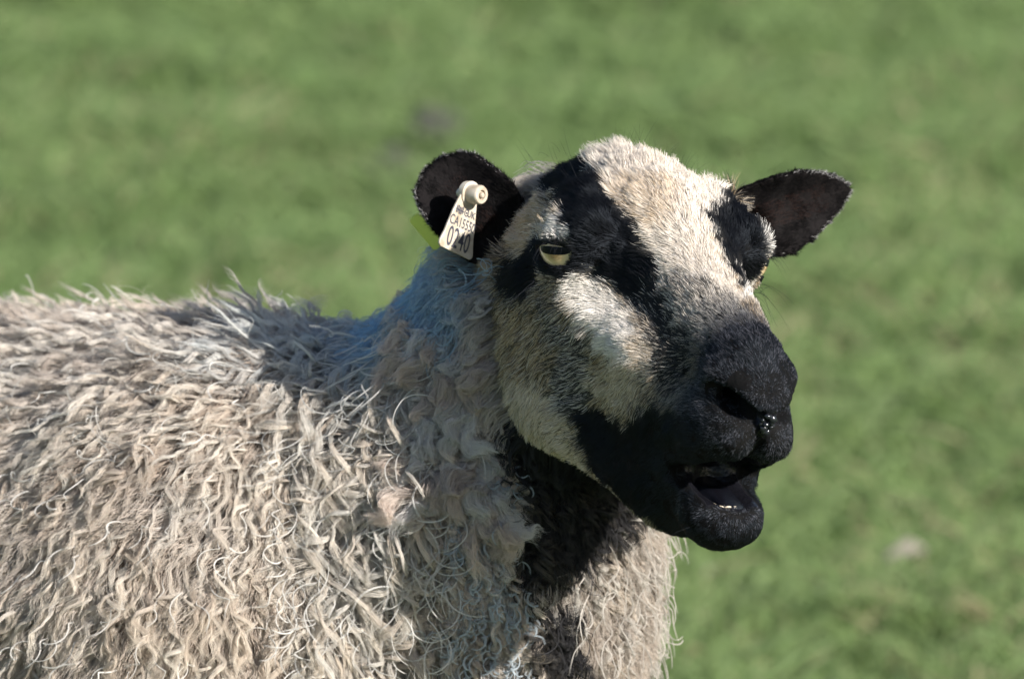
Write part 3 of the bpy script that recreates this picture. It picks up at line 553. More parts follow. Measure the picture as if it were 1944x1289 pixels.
11.8,0.4,0.2,0,-0.5,11.6,0.4,0.2,0,-1.3,11,0.1,0.2,0,5.3,-5.8,-6.7,0.82,0.55,5.3,-4.8,-6.3,0.82,0.55,5.4,-3.8,-5.9,0.82,0.55,5.5,-2.8,-5.7,0.62,0.85,5.6,-1.8,-5.3,0.62,0.85,
5.6,-1.2,-4.9,0.62,0.85,5.5,-0.4,-4.7,0.62,0.85,5.4,0.4,-4.5,0.62,0.85,5.4,1,-4.3,0.5,0.8,5.3,1.6,-3.9,0.33,0.3,5.1,2.2,-3.7,0.33,0.3,5,2.7,-3.5,0.33,0.3,4.8,3.3,-3.4,0.33,
0.3,4.7,3.8,-3.1,0.5,0.8,4.5,4.4,-2.9,1,0.1,4.4,5,-2.7,1,0.1,4.3,5.6,-2.5,1,0.1,4.2,6.1,-2.4,1,0.1,3.9,6.4,-2.3,1,0.1,3.6,6.7,-2.2,0.8,0.6,3.3,7,-2,0.8,0.6,3,7.3,-1.8,0.2,
0.35,2.8,7.6,-1.6,0.2,0.35,2.6,8.2,-1.5,0.2,0.35,2.4,8.6,-1.2,0.2,0.35,2.3,9.2,-1.1,0.2,0.35,2.2,9.8,-0.9,0.5,0.8,2,10.4,-0.6,0.48,0.15,1.9,10.8,-0.5,0.48,0.15,1.8,11.3,-0.4,
0.48,0.15,1.6,11.6,-0.2,0.48,0.15,1.2,12,-0,0.2,0,0.9,12.2,0,0.2,0,0.5,12.4,0.1,0.2,0,0.3,12.4,0.1,0.2,0,-0.3,12.4,0.1,0.2,0,-0.9,12,0.1,0.2,0,5.2,-5.6,-7.1,0.82,0.55,5.3,
-4.8,-6.7,0.82,0.55,5.4,-3.6,-6.3,0.82,0.55,5.5,-2.6,-6.1,0.62,0.85,5.5,-1.8,-5.7,0.62,0.85,5.5,-1,-5.3,0.62,0.85,5.5,-0.2,-5.1,0.62,0.85,5.4,0.5,-4.8,0.62,0.85,5.3,1,-4.5,
0.5,0.8,5.2,1.7,-4.3,0.5,0.8,5.1,2.2,-4.1,0.33,0.3,4.9,2.8,-3.9,0.33,0.3,4.8,3.2,-3.7,0.33,0.3,4.6,3.9,-3.6,0.33,0.3,4.5,4.4,-3.3,1,0.1,4.4,5.2,-3.1,1,0.1,4.4,5.8,-2.9,1,0.1,
4.2,6.3,-2.8,1,0.1,4,6.7,-2.6,1,0.1,3.7,7,-2.5,0.8,0.6,3.4,7.3,-2.4,0.8,0.6,3.2,7.6,-2.3,0.2,0.35,2.9,8,-2.1,0.2,0.35,2.7,8.4,-1.9,0.2,0.35,2.4,8.8,-1.5,0.2,0.35,2.3,9.4,-1.3,
0.2,0.35,2.2,10,-1.2,0.5,0.8,2.1,10.6,-0.9,0.2,0,2,11.2,-0.8,0.2,0,1.8,11.8,-0.6,0.2,0,1.6,12.1,-0.4,0.2,0,1.3,12.4,-0.3,0.2,0,1.1,12.6,-0.3,0.2,0,0.8,12.7,-0.2,0.2,0,0.3,
12.8,-0.1,0.2,0,-0.1,12.8,-0.1,0.2,0,-0.5,12.6,-0.1,0.2,0,-1.2,12.3,-0.2,0.2,0,5.2,-4.6,-7.1,0.82,0.55,5.4,-3.6,-6.7,0.82,0.55,5.5,-2.6,-6.3,0.62,0.85,5.5,-1.6,-6.1,0.62,0.85,
5.5,-0.8,-5.7,0.62,0.85,5.5,-0.2,-5.5,0.62,0.85,5.4,0.6,-5.3,0.5,0.8,5.2,1.2,-5.1,0.5,0.8,5.2,1.6,-4.7,0.5,0.8,5,2.3,-4.5,0.33,0.3,4.8,2.8,-4.3,0.33,0.3,4.6,3.3,-4.3,0.33,
0.3,4.5,3.8,-3.9,0.5,0.8,4.4,4.5,-3.8,0.5,0.8,4.4,5.3,-3.4,1,0.1,4.4,6,-3.1,1,0.1,4.2,6.5,-3,1,0.1,4,6.9,-2.9,1,0.1,3.7,7.2,-2.7,0.8,0.6,3.4,7.5,-2.7,0.8,0.6,3.2,7.9,-2.6,
0.2,0.35,3,8.3,-2.4,0.2,0.35,2.7,8.6,-2.1,0.2,0.35,2.5,9,-1.9,0.2,0.35,2.3,9.6,-1.7,0.2,0.35,2.2,10.2,-1.5,0.5,0.8,2.2,11,-1.2,0.2,0,2.3,11.8,-1.1,0.2,0,2.1,12.2,-0.9,0.2,
0,1.8,12.5,-0.8,0.2,0,1.4,12.7,-0.6,0.2,0,1,12.9,-0.5,0.2,0,0.9,13,-0.5,0.2,0,0.5,13.2,-0.5,0.2,0,0.1,13.1,-0.4,0.2,0,-0.4,13.1,-0.4,0.2,0,-1,12.9,-0.4,0.2,0,5.2,-4.6,-7.5,
0.82,0.55,5.3,-3.6,-7.1,0.82,0.55,5.5,-2.4,-6.7,0.62,0.85,5.5,-1.6,-6.5,0.62,0.85,5.5,-0.8,-6.1,0.62,0.85,5.4,-0,-5.9,0.62,0.85,5.3,0.6,-5.7,0.5,0.8,5.2,1.3,-5.4,0.5,0.8,5.1,
1.8,-5.1,0.5,0.8,5,2.2,-4.9,0.33,0.3,4.8,2.8,-4.7,0.33,0.3,4.6,3.3,-4.5,0.33,0.3,4.4,3.9,-4.4,0.5,0.8,4.3,4.4,-4.1,0.5,0.8,4.3,5.2,-3.9,1,0.1,4.3,6,-3.5,0.8,0.6,4.2,6.6,-3.3,
0.8,0.6,3.9,7,-3.3,0.8,0.6,3.6,7.4,-3.1,0.8,0.6,3.4,7.7,-3,0.8,0.6,3.2,8.2,-2.9,0.2,0.35,3,8.6,-2.7,0.2,0.35,2.7,9,-2.5,0.2,0.35,2.5,9.4,-2.3,0.2,0.35,2.3,9.8,-2.1,0.2,0.35,
2.3,10.6,-1.9,0.5,0.8,2.6,11.8,-1.5,0.2,0,2.4,12.3,-1.2,0.26,0,2.2,12.5,-1.2,0.26,0,1.9,12.8,-1.1,0.26,0,1.6,13.1,-1,0.2,0,1.3,13.2,-0.9,0.2,0,0.9,13.4,-0.9,0.2,0,0.5,13.5,
-0.8,0.2,0,0.1,13.6,-0.7,0.2,0,-0.3,13.4,-0.7,0.2,0,-0.8,13.3,-0.8,0.2,0,-1.5,12.8,-0.9,0.2,0,5,-4.6,-8.1,0.82,0.55,5.2,-3.4,-7.7,0.82,0.55,5.4,-2.3,-7.2,0.82,0.55,5.5,-1.4,
-6.9,0.82,0.55,5.4,-0.6,-6.5,0.5,0.8,5.4,-0,-6.3,0.5,0.8,5.2,0.8,-6.1,0.5,0.8,5.2,1.2,-5.9,0.5,0.8,5,1.9,-5.6,0.33,0.3,4.8,2.3,-5.5,0.33,0.3,4.7,2.8,-5.1,0.33,0.1,4.4,3.3,
-5.1,0.33,0.1,4.3,3.8,-4.9,0.5,0.8,4.1,4.4,-4.7,0.8,0.6,4.1,5.2,-4.3,0.8,0.6,4.2,6,-4,0.8,0.6,4.1,6.6,-3.7,0.8,0.6,3.9,7,-3.5,0.8,0.6,3.6,7.5,-3.5,0.8,0.6,3.4,8,-3.3,0.8,0.6,
3.2,8.4,-3.1,0.2,0.35,3.1,8.8,-3.1,0.2,0.35,2.8,9.3,-2.8,0.2,0.35,2.6,9.6,-2.7,0.2,0.35,2.4,10,-2.5,0.5,0.8,2.3,10.8,-2.1,0.5,0.8,2.6,12,-1.7,0.2,0,2.4,12.5,-1.6,0.26,0,2.1,
12.8,-1.5,0.26,0,2,13.1,-1.4,0.26,0,1.7,13.4,-1.3,0.26,0,1.4,13.5,-1.2,0.26,0,1,13.7,-1.2,0.2,0,0.7,13.8,-1.1,0.2,0,0.3,13.9,-1,0.2,0,-0.3,13.9,-1,0.2,0,-0.8,13.7,-1,0.2,0,
-1.3,13.4,-1.1,0.2,0,-2.3,12.6,-1.3,0.2,0,4.9,-4.6,-8.5,0.82,0.55,5.2,-3.3,-8,0.82,0.55,5.4,-2.2,-7.5,0.82,0.55,5.4,-1.2,-7.3,0.82,0.55,5.4,-0.5,-7,0.82,0.55,5.3,0.2,-6.7,
0.82,0.55,5.2,0.9,-6.5,0.5,0.8,5.1,1.4,-6.3,0.5,0.8,5,1.8,-6.1,0.33,0.3,4.7,2.4,-5.9,0.33,0.1,4.6,2.8,-5.7,0.33,0.1,4.4,3.3,-5.4,0.33,0.1,4.2,3.8,-5.3,0.8,0.6,4,4.3,-5,0.8,
0.6,4,5,-4.7,0.8,0.6,4,6,-4.4,0.8,0.6,4,6.6,-4.1,0.8,0.6,3.8,7.1,-4,0.8,0.6,3.6,7.7,-3.9,0.8,0.6,3.4,8.2,-3.7,0.8,0.6,3.3,8.6,-3.5,0.5,0.8,3.1,9,-3.3,0.2,0.35,2.8,9.4,-3.1,
0.2,0.35,2.6,10,-3,0.2,0.35,2.4,10.4,-2.7,0.5,0.8,2.4,11.2,-2.5,0.5,0.8,2.6,12.1,-2,0.5,0.8,2.4,12.6,-1.9,0.2,0,2.2,12.9,-1.7,0.26,0,1.9,13.4,-1.7,0.26,0,1.7,13.6,-1.7,0.26,
0,1.5,13.8,-1.6,0.26,0,1.1,14,-1.5,0.26,0,0.8,14.1,-1.4,0.2,0,0.3,14.2,-1.3,0.2,0,-0.1,14.2,-1.3,0.2,0,-0.7,14.1,-1.4,0.2,0,-1.2,13.9,-1.4,0.2,0,-2,13.1,-1.6,0.2,0,5.1,-3.4,
-8.5,0.82,0.55,5.4,-2,-7.9,0.82,0.55,5.4,-1.1,-7.6,0.82,0.55,5.3,-0.4,-7.3,0.82,0.55,5.3,0.2,-7.1,0.82,0.55,5.2,0.8,-6.9,0.82,0.55,5,1.5,-6.7,0.5,0.8,4.8,2,-6.5,0.33,0.1,4.7,
2.4,-6.3,0.33,0.1,4.4,2.9,-6.1,0.33,0.1,4.2,3.4,-5.9,0.33,0.1,4.1,3.8,-5.7,0.8,0.6,3.9,4.4,-5.5,0.8,0.6,3.8,5,-5.3,0.8,0.6,3.9,5.8,-4.9,0.8,0.6,3.8,6.6,-4.7,0.8,0.6,3.7,7.2,
-4.5,0.8,0.6,3.6,7.8,-4.3,0.8,0.6,3.4,8.3,-4.1,0.8,0.6,3.3,8.8,-3.9,0.5,0.8,3.1,9.2,-3.7,0.2,0.35,2.9,9.8,-3.5,0.2,0.35,2.8,10.3,-3.4,0.5,0,2.6,10.8,-3,0.5,0,2.5,11.4,-2.9,
0.5,0,2.4,11.9,-2.5,0.5,0.8,2.2,12.1,-2.4,0.5,0.8,2.1,12.8,-2.1,0.2,0,1.9,13.4,-1.9,0.2,0,1.7,13.8,-1.9,0.26,0,1.4,14.1,-1.9,0.26,0,1.2,14.3,-1.8,0.26,0,0.9,14.4,-1.7,0.26,
0,0.5,14.5,-1.6,0.2,0,0.1,14.5,-1.6,0.2,0,-0.5,14.5,-1.6,0.2,0,-1,14.3,-1.6,0.2,0,-1.8,13.5,-1.8,0.2,0,4.9,-3.4,-8.9,0.82,0.55,5.3,-2,-8.3,0.82,0.55,5.3,-1,-8.1,0.82,0.55,
5.3,-0.4,-7.7,0.82,0.55,5.2,0.3,-7.5,0.82,0.55,5.1,1,-7.3,0.82,0.55,4.9,1.4,-7.1,0.33,0.1,4.7,2,-6.9,0.33,0.1,4.6,2.5,-6.7,0.33,0.1,4.4,2.9,-6.5,0.33,0.1,4.2,3.3,-6.2,0.33,
0.1,3.9,3.8,-6.1,0.5,0.8,3.8,4.3,-6,0.8,0.6,3.7,5,-5.7,0.8,0.6,3.8,5.8,-5.3,0.8,0.6,3.7,6.6,-5.1,0.8,0.6,3.7,7.2,-4.9,0.8,0.6,3.6,7.8,-4.5,0.5,0.8,3.4,8.4,-4.3,0.5,0.8,3.3,
9,-4.3,0.5,0.8,3.1,9.4,-3.9,0.5,0.8,3,10,-3.8,0.5,0,2.8,10.6,-3.6,0.5,0,2.7,11,-3.3,0.5,0,2.5,11.6,-3.1,0.5,0,2.4,12.2,-3.1,0.5,0.8,2.1,12.4,-2.9,0.2,0,1.9,12.5,-3,0.2,0,1.1,
12,-3.1,0.2,0,0.8,12.6,-2.7,0.2,0,1.4,14.3,-2,0.2,0,1.1,14.6,-2.1,0.2,0,1,14.7,-2,0.2,0,0.5,14.8,-1.9,0.2,0,0.1,14.8,-1.9,0.2,0,-0.4,14.7,-1.8,0.2,0,-0.9,14.6,-1.9,0.2,0,4.6,
-3.8,-9.5,0.82,0.55,5.2,-2,-8.8,0.82,0.55,5.2,-1,-8.5,0.82,0.55,5.2,-0.3,-8.2,0.82,0.55,5.1,0.4,-7.9,0.82,0.55,5,1,-7.7,0.82,0.55,4.9,1.4,-7.5,0.82,0.55,4.7,2,-7.3,0.33,0.1,
4.5,2.4,-7.1,0.33,0.1,4.3,2.8,-6.9,0.33,0.1,4,3.3,-6.7,0.33,0.1,3.8,3.8,-6.5,0.5,0.8,3.7,4.2,-6.3,0.5,0.8,3.6,5,-6.1,0.8,0.6,3.7,5.8,-5.7,0.8,0.6,3.7,6.6,-5.5,0.8,0.6,3.6,
7.3,-5.3,0.5,0.8,3.5,8,-5.1,0.5,0.8,3.4,8.5,-4.7,0.5,0.8,3.3,9,-4.5,0,0,3.2,9.6,-4.3,0.5,0.8,3,10.4,-4.1,0.5,0.8,2.9,10.8,-3.9,0.5,0,2.8,11.4,-3.7,0.5,0,2.6,12,-3.5,0.5,0,
2.4,12.4,-3.3,0.5,0,2.3,12.8,-3.3,0.2,0,1.9,12.9,-3.2,0.2,0,1.5,12.8,-3.2,0.2,0,1,13,-3.2,0.2,0,0.8,13.4,-2.7,0.2,0,1,14.7,-2.3,0.2,0,0.8,14.9,-2.4,0.2,0,0.5,14.9,-2.2,0.2,
0,0.1,14.9,-2.2,0.2,0,-0.3,14.9,-2.2,0.2,0,-0.9,14.8,-2.3,0.2,0,5,-2,-9.3,0.82,0.55,5.1,-1,-8.9,0.82,0.55,5.2,-0.4,-8.5,0.82,0.55,5.1,0.4,-8.3,0.82,0.55,4.9,1,-8.1,0.82,0.55,
4.8,1.6,-7.9,0.82,0.55,4.6,2.1,-7.8,0.82,0.55,4.4,2.5,-7.5,0.33,0.1,4.2,2.9,-7.3,0.33,0.1,4,3.3,-7.2,0,0,3.8,3.7,-6.9,0,0,3.5,4.2,-6.9,0,0,3.5,4.8,-6.5,0.5,0.8,3.5,5.8,-6.3,
0.5,0.8,3.6,6.6,-5.8,0.5,0.8,3.6,7.4,-5.7,0.5,0.8,3.5,8,-5.3,0,0,3.4,8.6,-5.1,0,0,3.3,9.2,-4.9,0,0,3.2,10,-4.7,0,0,3.1,10.6,-4.5,0,0,3,11.2,-4.3,0.5,0.8,2.9,11.8,-4.1,0.5,
0,2.7,12.2,-3.9,0.5,0,2.5,12.6,-3.7,0.5,0,2.4,13,-3.7,0.2,0,2.1,13.4,-3.5,0.2,0,1.7,13.4,-3.4,0.2,0,1.3,13.4,-3.4,0.2,0,0.8,13.7,-3.2,0.2,0,0.5,14,-2.9,0.2,0,0.8,14.8,-2.6,
0.2,0,0.3,15,-2.5,0.2,0,-0.1,15,-2.5,0.2,0,-0.5,15,-2.5,0.2,0,-2.1,13.2,-3.4,0.2,0,4.7,-2.6,-9.9,0.82,0.55,5,-1.2,-9.3,0.82,0.55,5,-0.2,-9,0.82,0.55,5,0.4,-8.7,0.82,0.55,4.9,
1,-8.5,0.82,0.55,4.7,1.6,-8.3,0.82,0.55,4.6,2,-8.1,0.82,0.55,4.3,2.6,-7.9,0.82,0.55,4.1,3,-7.7,0,0,3.9,3.4,-7.7,0,0,3.7,3.8,-7.5,0,0,3.5,4.2,-7.3,0,0,3.3,4.8,-7.1,0,0,3.4,
5.8,-6.6,0,0,3.5,6.6,-6.3,0.5,0.8,3.5,7.4,-6.1,0,0,3.4,8.1,-5.9,0,0,3.3,8.8,-5.5,0,0,3.2,9.4,-5.3,0,0,3.2,10,-5.1,0,0,3.1,10.8,-4.9,0,0,3,11.4,-4.5,0,0,2.9,12,-4.3,0,0,2.7,
12.4,-4.1,0.5,0,2.6,12.9,-4.1,0.2,0,2.3,13.2,-3.7,0.34,0,2.1,13.6,-3.7,0.34,0,1.8,13.9,-3.6,0.34,0,1.6,14.1,-3.6,0.34,0,1.1,14.2,-3.5,0.34,0,0.7,14.2,-3.5,0.34,0,0.3,14.4,
-3.3,0.2,0,0.2,14.8,-3,0.2,0,-0.1,14.9,-3,0.2,0,-1.3,14,-3.5,0.2,0,-1.7,13.8,-3.5,0.2,0,4.8,-1.4,-9.8,0.82,0.55,4.8,-0.4,-9.5,0.82,0.55,4.8,0.4,-9.2,0.82,0.55,4.8,1,-8.9,0.82,
0.55,4.6,1.6,-8.7,0.82,0.55,4.4,2.2,-8.5,0.82,0.55,4.3,2.6,-8.3,0.82,0.55,4.1,3,-8.1,0.5,0.8,3.8,3.5,-8.1,0,0,3.6,3.9,-7.9,0,0,3.4,4.3,-7.7,0,0,3.3,4.8,-7.5,0,0,3.3,5.8,-7.1,
0,0,3.4,6.6,-6.8,0,0,3.4,7.5,-6.4,0,0,3.4,8.2,-6.1,0,0,3.3,8.8,-5.9,0,0,3.2,9.4,-5.7,0,0,3.1,10.2,-5.5,0,0,3.1,10.8,-5.1,0,0,3,11.5,-4.9,0,0,2.9,12.2,-4.7,0,0,2.7,12.6,-4.5,
0,0,2.6,13,-4.3,0.2,0,2.4,13.5,-4.3,0.34,0,2.1,13.8,-3.9,0.34,0,1.8,14.1,-3.9,0.34,0,1.5,14.4,-3.9,0.34,0,1.4,14.5,-3.8,0.34,0,0.9,14.5,-3.7,0.34,0,0.5,14.6,-3.7,0.34,0,0.1,
14.7,-3.4,0.34,0,-0.4,14.5,-3.6,0.34,0,-0.9,14.5,-3.7,0.34,0,-1.4,14.3,-3.7,0.34,0,4.6,-0.7,-10,0.82,0.55,4.6,0.2,-9.7,0.82,0.55,4.6,0.9,-9.4,0.82,0.55,4.6,1.4,-9.1,0.82,0.55,
4.4,2.1,-8.9,0.82,0.55,4.2,2.5,-8.7,0.82,0.55,4,3.1,-8.5,0.5,0.8,3.8,3.6,-8.5,0,0,3.6,4.1,-8.2,0,0,3.4,4.5,-8,0,0,3.3,5,-7.9,0,0,3.2,5.8,-7.5,0,0,3.3,6.6,-7.1,0,0,3.3,7.6,
-6.9,0,0,3.3,8.2,-6.5,0,0,3.2,8.9,-6.3,0,0,3.1,9.6,-6.1,0,0,3.1,10.2,-5.9,0,0,3,11,-5.5,0,0,3,11.6,-5.3,0,0,2.9,12.2,-5.1,0,0,2.7,12.8,-4.9,0,0,2.5,13.2,-4.7,0.2,0,2.4,13.6,
-4.5,0.34,0,2.1,14,-4.3,0.34,0,1.8,14.3,-4.2,0.34,0,1.6,14.5,-4.2,0.34,0,1.3,14.6,-4.1,0.34,0,0.9,14.6,-4.1,0.34,0,0.3,14.6,-3.9,0.34,0,-0.1,14.5,-3.9,0.34,0,-0.5,14.6,-3.9,
0.34,0,-1.1,14.6,-3.9,0.34,0,-1.4,14.5,-4.1,0.34,0,4.4,-0.2,-10.2,0.82,0.55,4.4,0.6,-9.9,0.82,0.55,4.3,1.4,-9.7,0.82,0.55,4.1,2,-9.5,0.82,0.55,4,2.6,-9.3,0.82,0.55,4,3,-8.9,
0.5,0.8,3.8,3.6,-8.7,0,0,3.6,4.3,-8.7,0,0,3.4,4.8,-8.5,0,0,3.3,5.2,-8.1,0,0,3.2,6,-7.9,0,0,3.2,6.8,-7.7,0,0,3.3,7.6,-7.3,0,0,3.2,8.4,-7.1,0,0,3.2,9,-6.7,0,0,3.1,9.6,-6.5,0,
0,3,10.3,-6.2,0,0,2.9,11,-5.9,0,0,2.9,11.6,-5.7,0,0,2.8,12.2,-5.5,0,0,2.6,12.8,-5.3,0,0,2.4,13.3,-5.1,0,0,2.2,13.8,-4.9,0.34,0,2,14.1,-4.7,0.34,0,1.8,14.3,-4.5,0.34,0,1.6,
14.5,-4.5,0.34,0,1.3,14.6,-4.5,0.34,0,0.7,14.6,-4.5,0.34,0,0.1,14.2,-4.5,0.34,0,-0.4,14.5,-4.5,0.34,0,-0.7,14.6,-4.3,0.34,0,-1.1,14.7,-4.3,0.34,0,-1.6,14.5,-4.4,0.34,0,3.9,
0,-10.5,0.82,0.55,4,0.9,-10.2,0.82,0.55,4,1.6,-10,0.82,0.55,3.9,2.4,-9.7,0.82,0.55,3.8,3.1,-9.4,0.82,0.55,3.7,3.8,-9.3,0.5,0.8,3.6,4.4,-9.1,0,0,3.5,4.8,-8.7,0,0,3.3,5.4,-8.5,
0,0,3.2,6.2,-8.3,0,0,3.2,7,-8.1,0,0,3.2,7.8,-7.7,0,0,3.2,8.5,-7.4,0,0,3.1,9,-7.1,0,0,3,9.7,-6.9,0,0,2.9,10.2,-6.7,0,0,2.8,10.9,-6.4,0,0,2.8,11.4,-6.1,0,0,2.6,12.1,-6,0,0,2.5,
12.6,-5.7,0,0,2.3,13.2,-5.5,0,0,2.1,13.7,-5.3,0.2,0,2,14.1,-5.1,0.34,0,1.8,14.3,-5,0.34,0,1.5,14.5,-4.9,0.34,0,1.1,14.6,-4.9,0.34,0,0.7,14.6,-4.9,0.34,0,-0.3,14.2,-5.1,0.34,
0,-0.4,14.5,-4.8,0.34,0,-0.7,14.6,-4.9,0.34,0,-1.1,14.6,-4.9,0.34,0,-1.7,14.4,-4.9,0.34,0,3.4,0.9,-10.6,0.82,0.55,3.6,2.1,-10.2,0.82,0.55,3.6,2.8,-9.9,0.82,0.55,3.6,3.7,-9.6,
0.5,0.8,3.5,4.4,-9.3,0,0,3.5,5,-9.1,0,0,3.3,5.6,-8.9,0,0,3.2,6.4,-8.7,0,0,3.2,7,-8.3,0,0,3.2,7.8,-8.1,0,0,3.1,8.6,-7.9,0,0,3.1,9.2,-7.5,0,0,2.9,9.8,-7.3,0,0,2.8,10.3,-7,0,
0,2.7,10.8,-6.9,0,0,2.6,11.4,-6.6,0,0,2.4,11.9,-6.4,0,0,2.2,12.4,-6.2,0,0,2.2,12.9,-6,0,0,2,13.4,-5.7,0,0,1.8,13.9,-5.6,0,0,1.6,14.1,-5.4,0,0,1.3,14.3,-5.4,0,0,0.9,14.4,-5.3,
0,0,-0.2,13.5,-5.6,0.34,0,-0.4,14.1,-5.4,0.34,0,-0.7,14.4,-5.3,0.34,0,-0.9,14.5,-5.2,0.34,0,-1.4,14.5,-5.2,0.34,0,3.1,2.2,-10.5,0.82,0.55,3.3,3.4,-10.1,0.82,0.55,3.4,4.4,-9.8,
0,0,3.4,5.2,-9.5,0,0,3.3,5.8,-9.3,0,0,3.2,6.6,-9.1,0,0,3.2,7.2,-8.7,0,0,3.1,8,-8.5,0,0,3.1,8.6,-8.1,0,0,3,9.3,-8,0,0,2.9,9.8,-7.7,0,0,2.7,10.4,-7.5,0,0,2.6,10.6,-7.3,0,0,2.3,
10.8,-7.2,0,0,1.5,10.2,-7.3,0,0,1.1,10.1,-7.5,0,0,0.4,9.7,-7.6,0,0,-0.3,9.7,-7.7,0,0,-0.8,9.9,-7.5,0,0,-1,10.1,-7.3,0,0,-1.4,10.3,-7.2,0,0,-1.7,10.5,-7.2,0,0,-1.7,11.2,-6.9,
0,0,-1.4,12.5,-6.4,0.5,0.8,-1.1,13.6,-5.9,0.2,0,3.1,4,-10.3,0.5,0.8,3.3,5.2,-9.9,0,0,3.3,6,-9.7,0,0,3.2,6.6,-9.3,0,0,3.2,7.4,-9.1,0,0,3.1,8.2,-8.9,0,0,3,8.8,-8.7,0,0,3,9.2,
-8.3,0,0,2.8,9.9,-8.2,0,0,2.6,10.4,-7.9,0,0,2.5,10.5,-7.9,0,0,2.1,10.5,-8,0,0,1.5,10.5,-8,0,0,1,10.3,-8,0,0,0.3,9.8,-8.1,0,0,-0.3,9.8,-7.9,0,0,-0.8,10.1,-8,0,0,-1,10.3,-8,
0,0,-1.3,10.4,-8,0,0,-1.9,10.4,-7.9,0,0,-2.2,10.5,-7.8,0,0,-2.5,10.5,-7.5,0,0,3,4.8,-10.4,0,0,3.2,5.9,-10,0,0,3.2,6.8,-9.8,0,0,3.2,7.6,-9.5,0,0,3.1,8.2,-9.3,0,0,3,8.9,-9,0,
0,2.8,9.4,-8.9,0,0,2.7,9.8,-8.5,0,0,2.5,10.4,-8.3,0,0,2.3,10.8,-8.2,0,0,2.1,11.1,-8.2,0,0,1.7,11.1,-8.2,0,0,1.3,10.9,-8.2,0,0,0.3,10.2,-8.5,0,0,-0.3,10,-8.4,0,0,-0.8,10.3,
-8.4,0,0,-1,10.6,-8.4,0,0,-1.3,10.9,-8.2,0,0,-1.6,10.9,-8.2,0,0,-2.1,11,-8.2,0,0,2.8,5.4,-10.6,0.5,0.8,3,6.8,-10.3,0,0,3.1,7.6,-9.9,0,0,3.1,8.4,-9.7,0,0,3,8.9,-9.3,0,0,2.8,
9.3,-9.1,0,0,2.6,9.9,-9,0,0,2.4,10.3,-8.8,0,0,2.3,10.8,-8.5,0,0,2.1,11.4,-8.4,0,0,2,11.9,-8.4,0,0,1.7,11.8,-8.4,0,0,0.8,11,-8.6,0,0,0.1,10.6,-8.7,0,0,-0.5,10.8,-8.7,0,0,-0.8,
11,-8.6,0,0,-1.2,11.3,-8.4,0,0,-1.4,11.6,-8.4,0,0,-1.7,11.6,-8.3,0,0,2.6,6,-10.8,0.5,0.8,3,7.6,-10.3,0,0,3,8.4,-10.1,0,0,2.8,9,-9.9,0,0,2.7,9.4,-9.5,0,0,2.5,9.8,-9.5,0,0,2.3,
10.2,-9.3,0,0,2.2,10.9,-9,0,0,2.2,11.6,-8.7,0.5,0.8,2,12.2,-8.6,0.3,0,1.9,12.6,-8.5,0.3,0,1.5,12.8,-8.4,0,0,1.1,12.6,-8.5,0,0,-0.1,11.6,-8.8,0,0,-0.4,11.8,-8.8,0,0,-0.9,12,
-8.6,0,0,-1,12.2,-8.6,0,0,-1.3,12.4,-8.5,0,0,-1.7,12.4,-8.4,0,0,2.5,7,-10.9,0.5,0.8,2.8,8.3,-10.6,0,0,2.8,8.9,-10.2,0,0,2.5,9.4,-10.1,0,0,2.3,9.8,-9.9,0,0,2.2,10.3,-9.7,0,
0,2.1,11,-9.5,0,0,2.2,12,-9.1,0.5,0.8,2.1,12.6,-8.9,0.3,0,1.9,13,-8.7,0.3,0,1.6,13.3,-8.6,0.3,0,1.4,13.5,-8.6,0.3,0,1.1,13.6,-8.6,0.3,0,0.5,13.4,-8.6,0.3,0,-0.1,13.2,-8.7,
0.3,0,-0.4,13.4,-8.6,0.3,0,-0.9,13.4,-8.5,0.3,0,-1.3,13.4,-8.5,0.3,0,2.4,7.8,-11,0.5,0.8,2.6,8.7,-10.6,0,0,2.5,9.2,-10.5,0,0,2.2,9.7,-10.2,0,0,2,10.2,-10.1,0,0,1.9,10.8,-9.9,
0,0,2.2,12.2,-9.5,0,0,2.1,12.8,-9.3,0,0,1.9,13.2,-9.1,0.3,0,1.6,13.5,-9,0.3,0,1.4,13.7,-9,0.3,0,1.1,13.8,-8.9,0.3,0,0.8,13.9,-8.8,0.3,0,0.3,14,-8.7,0.3,0,-0.1,14,-8.7,0.3,
0,-0.7,13.9,-8.8,0.3,0,-1.1,13.8,-8.7,0.3,0,-1.9,13,-8.9,0.3,0,2.2,8.9,-11,0.5,0.8,2,9.5,-10.8,0,0,1.8,9.9,-10.6,0,0,1.6,10.6,-10.4,0,0,2.2,12.3,-9.8,0,0,2.1,12.8,-9.5,0,0,
1.9,13.2,-9.3,0,0,1.7,13.6,-9.3,0,0,1.3,13.8,-9.1,0.3,0,1.2,13.9,-9,0.3,0,0.8,14.1,-9.1,0.3,0,0.3,14.1,-8.9,0.3,0,-0.1,14.1,-8.9,0.3,0,-0.5,14.1,-9,0.3,0,-1.1,13.9,-9.1,0.3,
0,-1.9,13.2,-9.3,0,0,1.6,8.9,-11.4,0.5,0.8,1.5,9.6,-11.1,0,0,1.4,10.1,-11,0,0,1.9,12,-10.3,0,0,2,12.9,-10,0,0,1.8,13.3,-9.7,0,0,1.6,13.7,-9.7,0,0,1.2,13.9,-9.5,0,0,1.1,14,
-9.5,0,0,0.7,14.1,-9.3,0.3,0,0.3,14.2,-9.3,0.3,0,-0.1,14.2,-9.3,0.3,0,-0.7,14.1,-9.3,0,0,-1.2,13.9,-9.3,0,0,0.7,9.7,-11.4,0,0,1.8,12.6,-10.4,0,0,1.8,13.1,-10.2,0,0,1.6,13.5,
